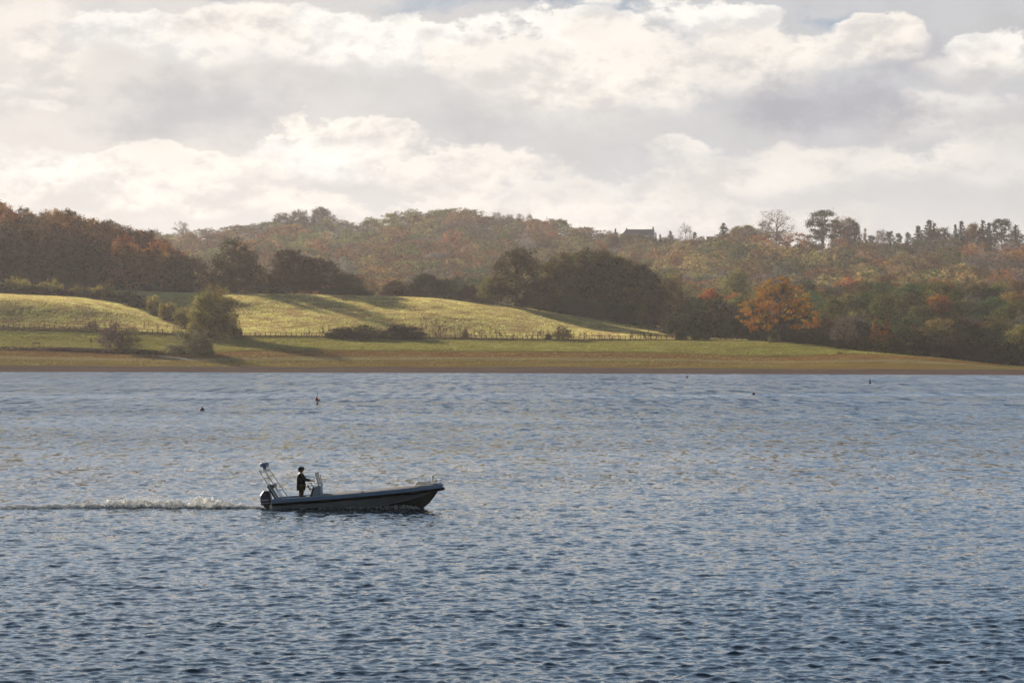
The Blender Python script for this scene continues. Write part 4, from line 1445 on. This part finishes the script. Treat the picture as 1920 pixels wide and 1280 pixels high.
def build_boat():
    Yb = 131.3
    pitch = R(-4.3)
    b = tag(empty('workboat', (at(517, Yb), Yb, 0.0), R(-4)), 'long low dark workboat speeding right with its bow lifted', 'boat')
    b.rotation_euler = (0, pitch, R(-4))
    xs = np.array([0, 1, 2, 3, 4, 4.8, 5.6, 6.3, 6.9, 7.4, 7.8, 8.15, 8.45, 8.7, 8.85])
    def I(x, a, v):
        return np.interp(x, a, v)
    bb = I(xs, [0, 2, 5, 6.5, 7.4, 8.1, 8.6, 8.85], [1.12, 1.2, 1.22, 1.15, 1.0, .78, .5, .3])
    ss = I(xs, [0, 3, 5, 7, 8.85], [.5, .5, .53, .58, .64])
    cb = I(xs, [0, 4, 5.6, 6.9, 7.8, 8.45, 8.85], [1.02, 1.08, 1.0, .72, .42, .2, .1])
    cz = I(xs, [0, 4, 4.8, 6, 7.3, 7.9, 8.4, 8.7, 8.85], [-.25, -.34, -.30, -.18, .02, .14, .32, .5, .6])
    kz = I(xs, [0, 4, 6, 7.3, 7.7, 8.1, 8.4, 8.7, 8.85], [-.35, -.6, -.7, -.68, -.6, -.34, -.02, .38, .58])
    n = len(xs)
    # hull sides with a knuckle half way
    def side(sgn, loops):
        V, Fq = [], []
        m = len(loops)
        for i in range(n):
            for l in loops:
                y, z = l(i)
                V.append((xs[i], sgn * y, z))
        for i in range(n - 1):
            for j in range(m - 1):
                q = (i * m + j, (i + 1) * m + j, (i + 1) * m + j + 1, i * m + j + 1)
                Fq.append(q if sgn < 0 else q[::-1])
        return V, Fq
    def mid(i, f):
        y0, z0, y1, z1 = bb[i] - .03, ss[i] - .3, cb[i], cz[i]
        return (y0 * (1 - f) + y1 * f, z0 * (1 - f) + z1 * f)
    hull = MB()
    for s in (-1, 1):
        hull.add(*side(s, [lambda i: (bb[i] - .03, ss[i] - .02), lambda i: mid(i, 0), lambda i: (mid(i, .5)[0] + .03, mid(i, .5)[1]), lambda i: (mid(i, .52)[0] - .02, mid(i, .56)[1]), lambda i: mid(i, 1)]))
    # transom and blunt stem
    tp = [(-1, 0), (1, 0)]
    hull.add([(0, -(bb[0] - .03), ss[0]), (0, bb[0] - .03, ss[0]), (0, cb[0], cz[0]), (0, 0, kz[0]), (0, -cb[0], cz[0])], [(0, 4, 3, 2, 1)])
    hull.add([(8.85, -(bb[-1] - .03), ss[-1] - .02), (8.85, bb[-1] - .03, ss[-1] - .02), (8.85, cb[-1], cz[-1]), (8.85, 0, kz[-1]), (8.85, -cb[-1], cz[-1])], [(0, 1, 2, 3, 4)])
    hull.build('hull', M_HULL, b)
    bot = MB()
    for s in (-1, 1):
        bot.add(*side(s, [lambda i: (cb[i] + .012, cz[i] + .015), lambda i: (cb[i] * .55, cz[i] * .6 + kz[i] * .4), lambda i: (0, kz[i])]))
    bot.build('hull_bottom', M_HULLB, b)
    # spray rail on the chine
    for s in (-1, 1):
        MB().tube([(xs[i], s * (cb[i] + .02), cz[i]) for i in range(2, n - 1)], .03, 5).build('spray_rail', M_HULL, b)
    # gunwale band and rubbing strake, swept round the outline
    def band(ztop, zbot, out, inn, name, mat):
        path = [(xs[i], -bb[i], ss[i]) for i in range(n)] + [(8.85, bb[-1], ss[-1])] + [(xs[i], bb[i], ss[i]) for i in range(n - 2, -1, -1)]
        V, Fq = [], []
        m = len(path)
        for j, (x, y, s) in enumerate(path):
            p0, p1 = path[max(j - 1, 0)], path[min(j + 1, m - 1)]
            t = Vector((p1[0] - p0[0], p1[1] - p0[1], 0)).normalized()
            nr = Vector((t.y, -t.x, 0))
            for (o_, z_) in ((out, ztop), (out, zbot), (-inn, zbot), (-inn, ztop)):
                V.append((x + nr.x * o_, y + nr.y * o_, s + z_))
        for j in range(m - 1):
            for k in range(4):
                k2 = (k + 1) % 4
                Fq.append((j * 4 + k, j * 4 + k2, (j + 1) * 4 + k2, (j + 1) * 4 + k))
        Fq += [(3, 2, 1, 0), tuple((m - 1) * 4 + k for k in range(4))]
        MB().add(V, Fq).build(name, mat, b, bevel=.012)
    band(.02, -.19, .05, .14, 'gunwale', M_GUN)
    band(-.193, -.33, .10, .0, 'rubbing_strake', M_RUB)
    # foredeck with camber, joined by a bulkhead to the cockpit sole
    fd = MB()
    V, Fq = [], []
    xd = [x for x in np.linspace(2.75, 8.8, 14)]
    for x in xd:
        w, s = I(x, xs, bb) - .13, I(x, xs, ss)
        for k in range(5):
            f = (k / 4) * 2 - 1
            V.append((x, f * w, s - .015 + .09 * (1 - f * f)))
    for i in range(len(xd) - 1):
        for k in range(4):
            Fq.append((i * 5 + k, (i + 1) * 5 + k, (i + 1) * 5 + k + 1, i * 5 + k + 1))
    fd.add(V, Fq)
    fd.add([(2.75, -1.06, .2), (2.75, 1.06, .2), (2.75, 1.06, .49), (2.75, 0, .57), (2.75, -1.06, .49)], [(0, 4, 3, 2, 1)])
    fd.build('foredeck', M_DECK, b)
    MB().add([(0.02, -1.05, .2), (2.75, -1.08, .2), (2.75, 1.08, .2), (.02, 1.05, .2)], [(0, 1, 2, 3)]).build('cockpit_sole', M_DECK, b)
    ln = MB()
    for s in (-1, 1):
        ln.add([(0.02, s * 1.0, .2), (2.75, s * 1.06, .2), (2.75, s * 1.06, .50), (.02, s * 1.0, .50)], [(0, 1, 2, 3)])
    ln.add([(.02, -1, .2), (.02, 1, .2), (.02, 1, .46), (.02, -1, .46)], [(0, 1, 2, 3)])
    ln.build('cockpit_lining', M_DECK, b)
    # cleats, bow post, bow rail with rope
    MB().box((8.42, -.1, .78), (.2, .22, .1)).lathe([(.075, .8), (.065, 1.02), (.09, 1.04), (.09, 1.09), (.04, 1.12)], 12, (8.42, -.1, 0)).tube([(8.42, -.28, .98), (8.42, .08, .98)], .03, 6).build('bow_post', M_METAL, b)
    MB().tube([(7.5, -.9, .62), (7.6, -.88, .73), (8.1, -.72, .78), (8.6, -.42, .84), (8.78, -.1, .86), (8.78, .1, .86), (8.6, .42, .84), (8.1, .72, .78), (7.6, .88, .73), (7.5, .9, .62)], .03, 6).tube([(8.6, -.42, .84), (8.6, -.42, .7)], .022, 5).tube([(8.1, -.72, .78), (8.1, -.72, .63)], .022, 5).build('bow_rail', M_CREAM, b)
    for x in (.5, 4.8):
        MB().box((x, -1.17, .55), (.06, .05, .06)).box((x, -1.17, .59), (.24, .05, .03)).build('cleat', M_BLK, b)
    # console
    c = MB()
    prof = [(2.06, .2), (2.5, .2), (2.5, 1.0), (2.42, 1.05), (2.22, .98), (2.03, .62)]
    w = .42
    c.add([(x, -w, z) for x, z in prof] + [(x, w, z) for x, z in prof], [tuple(range(6)), tuple(reversed(range(6, 12)))] + [((i + 1) % 6, i, i + 6, (i + 1) % 6 + 6) for i in range(6)])
    co = c.build('console', M_CONS, b, bevel=.03)
    MB().add([(2.02, -.43, .45), (2.20, -.43, .97), (2.20, .43, .97), (2.02, .43, .45), (1.92, -.43, .5), (2.12, -.43, 1.01), (2.12, .43, 1.01), (1.92, .43, .5)], [(4, 5, 6, 7), (0, 4, 7, 3), (1, 2, 6, 5), (0, 1, 5, 4), (3, 7, 6, 2)]).build('instrument_panel', M_BLK, co)
    wh = MB()
    cxw, czw = 1.84, .92
    ring = []
    for k in range(17):
        an = 2 * math.pi * k / 16
        ring.append((cxw - .09 * math.cos(an), .19 * math.sin(an), czw + .17 * math.cos(an)))
    wh.tube(ring, .018, 6, cap=False)
    for k in range(3):
        an = 2 * math.pi * k / 3
        wh.tube([(cxw, 0, czw), (cxw - .09 * math.cos(an), .19 * math.sin(an), czw + .17 * math.cos(an))], .014, 5)
    wh.tube([(cxw, 0, czw), (cxw + .22, 0, czw - .1)], .03, 6)
    wh.build('steering_wheel', M_BLK, co)
    MB().tube([(2.1, -.32, 1.0), (2.02, -.32, 1.16)], .018, 6).box((2.02, -.32, 1.18), (.05, .07, .07)).build('throttle_lever', M_BLK, co)
    MB().box((1.78, 0, .45), (.3, .7, .12)).box((1.84, 0, .3), (.12, .5, .2)).build('helm_step', M_BLK, b, bevel=.02)
    fr = MB()
    for s in (-1, 1):
        fr.tube([(2.42, s * .42, 1.03), (2.30, s * .42, 1.72)], .04, 6)
    fr.tube([(2.30, -.42, 1.72), (2.30, .42, 1.72)], .03, 6)
    fr.tube([(2.52, .3, .98), (2.44, .3, 1.58)], .03, 6)
    f_ = fr.build('windscreen_frame', M_CREAM, b)
    MB().add([(2.42, -.4, 1.05), (2.42, .4, 1.05), (2.30, .4, 1.70), (2.30, -.4, 1.70), (2.40, -.4, 1.05), (2.40, .4, 1.05), (2.28, .4, 1.70), (2.28, -.4, 1.70)], [(0, 1, 2, 3), (7, 6, 5, 4), (0, 4, 5, 1), (2, 6, 7, 3)]).build('windscreen', M_PERSPEX, f_)
    # leaning frame at the stern: two raked tubes each side
    for s in (-1, 1):
        a = MB()
        a.tube([(.28, s * .95, .5), (-.62, s * .6, 2.02)], .025, 7)
        a.tube([(.52, s * .95, .5), (-.28, s * .6, 2.02)], .025, 7)
        for f in (.25, .5, .75, .97):
            a.tube([(.28 - .9 * f, s * (.95 - .35 * f), .5 + 1.52 * f), (.52 - .8 * f, s * (.95 - .35 * f), .5 + 1.52 * f)], .014, 5)
        a.build('frame_leg', M_METAL, b)
    MB().tube([(-.62, -.6, 2.02), (-.62, .6, 2.02)], .032, 7).tube([(-.28, -.6, 2.02), (-.28, .6, 2.02)], .032, 7).box((-.45, 0, 2.05), (.42, 1.0, .03)).build('frame_top', M_METAL, b)
    MB().box((-.43, 0, 2.13), (.16, .22, .14)).lathe([(.2, 2.2), (.24, 2.24), (.24, 2.36), (.17, 2.42), (.05, 2.44)], 16, (-.43, 0, 0)).build('radar_dome', M_DOME, b, bevel=.01)
    MB().tube([(-.2, -.3, 2.05), (-.2, -.3, 2.2)], .02, 6).lathe([(.045, 2.2), (.05, 2.26), (.03, 2.3)], 10, (-.2, -.3, 0)).build('navigation_light', M_BWHITE, b)
    MB().box((.02, -.55, .85), (.2, .3, .95), rot=Matrix.Rotation(R(-28), 3, 'Y')).box((.02, -.2, 1.18), (.26, .5, .2), rot=Matrix.Rotation(R(-28), 3, 'Y')).build('equipment_locker', M_BLK, b, bevel=.02)
    # outboard motor: cowl, stripe, midsection, bracket, tiller
    om = MB()
    sec = [(.12, .52, .62), (.26, .60, .68), (.48, .60, .68), (.66, .56, .62), (.80, .44, .5), (.88, .28, .34)]  # z, length, width
    mv_, mf = [], []
    for i, (z, l, w_) in enumerate(sec):
        for k in range(16):
            an = 2 * math.pi * k / 16
            ca, sa = math.cos(an), math.sin(an)
            e = .55
            x = math.copysign(abs(ca) ** e, ca) * l / 2 - .47 + (.05 if i > 3 else 0) - z * .02
            y = math.copysign(abs(sa) ** e, sa) * w_ / 2
            mv_.append((x * 1.0 + (.0), y, z + .06))
    for i in range(len(sec) - 1):
        for k in range(16):
            k2 = (k + 1) % 16
            mf.append((i * 16 + k, i * 16 + k2, (i + 1) * 16 + k2, (i + 1) * 16 + k))
    mf += [tuple(range(15, -1, -1)), tuple((len(sec) - 1) * 16 + k for k in range(16))]
    mot = om.add(mv_, mf).build('outboard_motor', M_NAVY, b, smooth=False, bevel=.015)
    MB().box((-.485, 0, .30), (.625, .70, .022)).build('cowl_seam', M_GREYP, mot, bevel=.008)
    MB().box((-.47, -.345, .47), (.34, .012, .07)).build('maker_badge', M_GREYP, mot)
    MB().box((-.47, -.345, .78), (.15, .05, .035)).build('cowl_mark', M_RED, mot)
    MB().box((-.47, 0, -.2), (.3, .2, .75)).box((-.5, 0, -.5), (.5, .34, .04)).lathe([(.05, -.3), (.09, -.1), (.09, .1), (.05, .3)], 10, (-.47, 0, -.75)).build('midsection', M_BLK, mot)
    MB().box((-.1, 0, .2), (.2, .36, .5)).box((-.22, 0, .06), (.14, .24, .36)).tube([(-.1, -.2, .44), (-.1, .2, .44)], .03, 6).build('mounting_bracket', M_METAL, mot)
    MB().tube([(-.1, .1, .5), (.05, .2, .62), (.15, .25, .45)], .02, 6).build('control_cable', M_BLK, mot)
    # coil of rope lying on the foredeck
    ro = MB()
    pts = []
    for k in range(60):
        a = k * .55
        rr_ = .26 - .002 * k + random.uniform(-.02, .02)
        pts.append((math.cos(a) * rr_, math.sin(a) * rr_ * .7, .02 + .0022 * k + random.uniform(0, .02)))
    ro.tube(pts, .02, 5)
    ro.tube([(.2, -.1, .03), (.45, -.2, .03), (.7, -.12, .03)], .02, 5)
    mw = Matrix.Translation(b.location) @ Matrix.Rotation(R(-4), 4, 'Z') @ Matrix.Rotation(pitch, 4, 'Y')
    rp = ro.build('mooring_rope', M_ROPE)
    rp.matrix_world = mw @ Matrix.Translation((7.75, -.45, .69))
    tag(rp, 'pale mooring rope coiled on the bow of the workboat', 'rope')
    return b, mw


boat, BM = build_boat()


# ------------------------------------------------------------------ person
def skin_obj(name, nodes, edges, mat, parent, sub=1, smooth=True, root=0):
    bm = bmesh.new()
    lay = bm.verts.layers.skin.verify()
    vs = []
    for (p, rr_) in nodes:
        v = bm.verts.new(p)
        v[lay].radius = rr_ if hasattr(rr_, '__len__') else (rr_, rr_)
        vs.append(v)
    vs[root][lay].use_root = True
    for a, c in edges:
        bm.edges.new((vs[a], vs[c]))
    me = bpy.data.meshes.new(name)
    bm.to_mesh(me)
    bm.free()
    o = mesh_obj(name, me, parent, mat)
    s = o.modifiers.new('skin', 'SKIN')
    s.use_smooth_shade = smooth
    ss_ = o.modifiers.new('subsurf', 'SUBSURF')
    ss_.levels = sub
    ss_.render_levels = sub
    return o


def build_person():
    foot = BM @ Vector((1.36, -.05, .2))
    p = tag(empty('person', foot), 'person in dark coat and peaked cap standing at the helm of the workboat', 'person')
    p.scale = (1.38, 1.25, 1.04)
    skin_m = plain('skin', (.30, .17, .11), .55)
    coat = plain('dark_coat', (.016, .015, .016), .85, scale=8)
    trs = plain('dark_trousers', (.045, .03, .02), .9, scale=8)
    boot = plain('black_boots', (.012, .012, .012), .5)
    capm = plain('dark_green_cap', (.012, .022, .02), .8)
    hairm = plain('brown_hair', (.09, .045, .03), .8)
    N, E = [], []

    def nd(pos, r_, par=None):
        N.append((pos, r_))
        if par is not None:
            E.append((par, len(N) - 1))
        return len(N) - 1
    pel = nd((0, 0, .92), (.13, .15))
    ab = nd((.01, 0, 1.08), (.12, .14), pel)
    ch = nd((.0, 0, 1.27), (.125, .165), ab)
    sh = nd((-.005, 0, 1.42), (.09, .13), ch)
    nk = nd((.01, 0, 1.5), .055, sh)
    jw = nd((.03, 0, 1.57), (.075, .065), nk)
    hd = nd((.02, 0, 1.65), (.1, .082), jw)
    tp = nd((.01, 0, 1.73), (.07, .06), hd)
    nose = nd((.125, 0, 1.615), .016, hd)
    for s in (-1, 1):
        hip = nd((0, s * .1, .86), .09, pel)
        kn = nd((.02, s * .12, .47), .06, hip)
        an = nd((-.02, s * .13, .09), .042, kn)
        to = nd((.14, s * .14, .035), .035, an)
        shl = nd((0, s * .19, 1.40), .06, sh)
        el = nd((.10 if s < 0 else .14, s * .25, 1.14), .045, shl)
        wr = nd((.40, s * .17, 1.09), .028, el)
        pm = nd((.46, s * .155, 1.09), (.036, .018), wr)
        for k in range(4):
            yy = s * (.155 + (k - 1.5) * .02)
            kx = .50 + (.008 if k in (1, 2) else 0)
            a = nd((kx, yy, 1.095), .010, pm)
            c = nd((kx + .026, yy, 1.075), .009, a)
            nd((kx + .018, yy, 1.05), .008, c)
        th_ = nd((.465, s * .115, 1.075), .011, pm)
        nd((.50, s * .105, 1.06), .009, th_)
        nd((.015, s * .088, 1.63), (.018, .008), hd)
    skin_obj('body', N, E, skin_m, p)
    for s in (-1, 1):
        MB().lathe([(.002, -.012), (.011, -.006), (.013, 0), (.011, .006), (.002, .012)], 8, (.108, s * .034, 1.655)).build('eye', plain('eye', (.02, .02, .02), .2), p, True)
    # coat
    N2, E2 = [], []

    def n2(pos, r_, par=None):
        N2.append((pos, r_))
        if par is not None:
            E2.append((par, len(N2) - 1))
        return len(N2) - 1
    a = n2((0, 0, .98), (.185, .22))
    hm = n2((0, 0, .58), (.205, .235), a)
    b_ = n2((0, 0, 1.2), (.175, .215), a)
    c = n2((-.01, 0, 1.38), (.13, .18), b_)
    d = n2((.0, 0, 1.47), (.085, .1), c)
    for s in (-1, 1):
        e = n2((0, s * .2, 1.39), .085, c)
        f = n2((.10 if s < 0 else .14, s * .26, 1.15), .07, e)
        n2((.37, s * .18, 1.1), .052, f)
    skin_obj('coat', N2, E2, coat, p)
    N3 = [((0, 0, .86), (.16, .19))]
    E3 = []
    for s in (-1, 1):
        k = len(N3)
        N3 += [((.01, s * .11, .78), .115), ((.025, s * .125, .46), .088), ((-.01, s * .13, .14), .075)]
        E3 += [(0, k), (k, k + 1), (k + 1, k + 2)]
    skin_obj('trousers', N3, E3, trs, p)
    for s in (-1, 1):
        skin_obj('boot', [((-.03, s * .13, .18), .062), ((-.02, s * .13, .06), .06), ((.08, s * .14, .045), .05), ((.17, s * .145, .038), .04)], [(0, 1), (1, 2), (2, 3)], boot, p)
    h = MB().lathe([(.085, -.12), (.105, -.04), (.11, .03), (.10, .09)], 16, (-.005, 0, 1.66))
    for i, v in enumerate(h.v):
        if v[0] > .045 and v[2] < 1.7:
            h.v[i] = (.045, v[1] * .95, v[2])
    h.build('hair', hairm, p, True)
    cp = MB().lathe([(.118, 0), (.122, .04), (.115, .085), (.085, .125), (.03, .145), (.005, .148)], 20, (.01, 0, 1.665))
    cp.add([(.09, -.085, 1.675), (.15, -.07, 1.67), (.205, -.03, 1.66), (.205, .03, 1.66), (.15, .07, 1.67), (.09, .085, 1.675),
            (.09, -.085, 1.69), (.15, -.07, 1.685), (.205, -.03, 1.675), (.205, .03, 1.675), (.15, .07, 1.685), (.09, .085, 1.69)],
           [(5, 4, 3, 2, 1, 0), (6, 7, 8, 9, 10, 11)] + [(i, i + 1, i + 7, i + 6) for i in range(5)])
    cp.build('cap', capm, p, True)


build_person()


# ------------------------------------------------------------------ wake
def build_wake():
    m, t, b, o = new_mat('foam_water')
    geo = t.n('ShaderNodeNewGeometry')
    pos = geo.outputs['Position']
    fm = t.n('ShaderNodeAttribute', attribute_name='foam').outputs['Fac']
    n = t.noise(t.vm('MULTIPLY', pos, (1, 1, 1.5)), 4.5, 6.0, 0.7)
    mask = t.sm(t.m('ADD', fm, t.m('MULTIPLY', t.m('SUBTRACT', n, 0.5), 1.5)), 0.22, 0.42)
    b.inputs['Base Color'].default_value = (.03, .04, .035, 1)
    b.inputs['Roughness'].default_value = .12
    b.inputs['IOR'].default_value = 1.333
    foam = t.n('ShaderNodeBsdfDiffuse', {'Color': (.93, .92, .90, 1)})
    trl = t.n('ShaderNodeBsdfTranslucent', {'Color': (1.0, .985, .95, 1)})
    fx = t.n('ShaderNodeMixShader', {0: .75, 1: foam.outputs[0], 2: trl.outputs[0]})
    bp = t.n('ShaderNodeBump', {'Strength': .8, 'Distance': .06, 'Height': t.noise(pos, 14.0, 4.0, .7)})
    t.set(b.inputs['Normal'], bp.outputs[0])
    t.set(foam.inputs['Normal'], bp.outputs[0])
    mx = t.n('ShaderNodeMixShader', {0: mask, 1: b.outputs[0], 2: fx.outputs[0]})
    t.set(o.inputs[0], mx.outputs[0])
    r = np.random.default_rng(77)
    x0, x1 = at(-260, 131.5), at(500, 131.5)
    nx, ny = 700, 70
    xs = np.linspace(x0, x1, nx)
    pxs = xs / 131.5 * F + 960
    hgt = np.interp(pxs, [-260, 0, 90, 150, 200, 235, 262, 300, 345, 380, 415, 450, 478, 491], [.09, .11, .11, .16, .24, .37, .35, .30, .32, .40, .32, .20, .12, .06])
    wid = np.interp(pxs, [-260, 0, 200, 400, 470, 491], [1.3, 1.1, .9, .75, .4, .3])
    cen = 131.7 + np.interp(pxs, [-260, 0, 200, 350, 450, 491], [-1.2, -.9, .1, .1, -.4, -1.0])
    fo = np.interp(pxs, [-260, 0, 160, 230, 270, 400, 470, 491], [.6, .62, .62, .78, .8, .85, .85, .8])
    v = np.linspace(-1.6, 1.6, ny)
    Xg = np.broadcast_to(xs[:, None], (nx, ny)).copy()
    vs_ = v * 1.0
    Yg = cen[:, None] + vs_[None, :] * wid[:, None]
    prof = np.exp(-(v ** 2) * 1.6)[None, :] * (1 - np.clip((np.abs(v) - 1.2) / .4, 0, 1))[None, :]
    lump = np.zeros_like(Xg)
    for i in range(70):
        L = .12 * (1.6 / .12) ** r.random()
        a = r.random() * 6.283
        lump += np.sin((Xg * math.cos(a) + Yg * math.sin(a)) * 6.283 / L + r.random() * 9) * (L ** .75)
    lump /= np.std(lump)
    Z = 0.95 * hgt[:, None] * prof * (1 + .34 * lump) + .02 * lump * (prof > .05)
    Z = Z - .10 * (np.abs(v)[None, :] > 1.45) - .03 + .02
    foam_v = (fo[:, None] * (0.35 + 0.75 * np.exp(-((v[None, :] - .15) ** 2) * 1.3)) + .16 * (Z / np.maximum(hgt[:, None], .1) - .6))
    foam_v *= (1 - np.clip((np.abs(v) - 1.0) / .5, 0, 1))[None, :]
    V = np.stack([Xg, Yg, Z], -1).reshape(-1, 3)
    Fq = grid_faces(nx, ny)[:, ::-1]
    fv = [foam_v.ravel()]
    Vs = [V]
    Fs = [Fq]
    nb = len(V)
    # droplets thrown up from the crest
    nd_ = 2600
    pu = np.concatenate([r.normal(385, 48, nd_ // 2), r.normal(250, 32, nd_ // 3), r.uniform(-100, 480, nd_ - nd_ // 2 - nd_ // 3)])
    pu = np.clip(pu, -200, 484)
    xd = (pu - 960) / F * 131.5
    hd = np.interp(pu, pxs, hgt)
    yd = np.interp(pu, pxs, cen) + r.normal(size=nd_) * .3
    zd = hd * (.78 + np.abs(r.normal(size=nd_)) * .38) + .02
    s = r.uniform(.008, .028, nd_)
    tet = np.array([(1, 0, -.7), (-1, 0, -.7), (0, 1, .7), (0, -1, .7)])
    TV = (tet[None] * s[:, None, None] + np.stack([xd, yd, zd], -1)[:, None, :]).reshape(-1, 3)
    # as degenerate-free quads: two crossing faces
    TF = (np.array([(0, 2, 1, 3)])[None] + np.arange(nd_)[:, None, None] * 4).reshape(-1, 4) + nb
    Vs.append(TV)
    Fs.append(TF)
    fv.append(np.full(len(TV), 1.6))
    nb += len(TV)
    # white water thrown aside along the near chine of the hull
    na, nbb = 220, 14
    xa = np.linspace(.4, 7.75, na)
    Xh = np.empty((na, nbb))
    Yh = np.empty((na, nbb))
    Zh = np.empty((na, nbb))
    fh = np.empty((na, nbb))
    for i, x in enumerate(xa):
        w0 = np.interp(x, [0, 4, 5.6, 6.9, 7.4, 7.8], [1.02, 1.06, .96, .66, .4, .15])
        p0 = BM @ Vector((x, -w0, 0))
        hh = np.interp(x, [.4, 3, 4.8, 6, 7, 7.5, 7.75], [.04, .06, .10, .16, .20, .12, .0])
        for j in range(nbb):
            f = j / (nbb - 1)
            Xh[i, j] = p0.x
            Yh[i, j] = p0.y + .12 - f * .55
            Zh[i, j] = hh * math.exp(-((f - .3) / .28) ** 2) * (1 + .35 * math.sin(x * 23 + j) * math.sin(x * 9)) - .06 * (f > .9) + .015
            fh[i, j] = np.interp(x, [.4, 3, 4.8, 6, 7.75], [.25, .28, .38, .55, .62]) * (1.1 - f)
    Vs.append(np.stack([Xh, Yh, Zh], -1).reshape(-1, 3))
    Fs.append(grid_faces(na, nbb) + nb)
    fv.append(fh.ravel())
    me = np_mesh('wake_foam', np.vstack(Vs), np.vstack(Fs), smooth=False)
    add_attr(me, 'foam', np.concatenate(fv))
    w = mesh_obj('wake_foam', me, None, m)
    tag(w, 'cream churned foam trail streaming left behind the workboat', 'wake', kind='stuff')


build_wake()


# ------------------------------------------------------------------ haze: one closed box of even thin air
def build_haze():
    hb = MB().box((0, 1875, 82), (3000, 4350, 176)).build('haze', None)
    m = bpy.data.materials.new('haze')
    m.use_nodes = True
    t = NT(m.node_tree)
    m.node_tree.nodes.remove(m.node_tree.nodes['Principled BSDF'])
    v = t.n('ShaderNodeVolumePrincipled', {'Color': (.96, .90, .895, 1), 'Density': 0.000036, 'Anisotropy': 0.3})
    t.set(m.node_tree.nodes['Material Output'].inputs['Volume'], v.outputs[0])
    hb.data.materials.append(m)
    tag(hb, 'thin pale morning haze filling the air over the lake and hills', 'haze', kind='stuff')


build_haze()
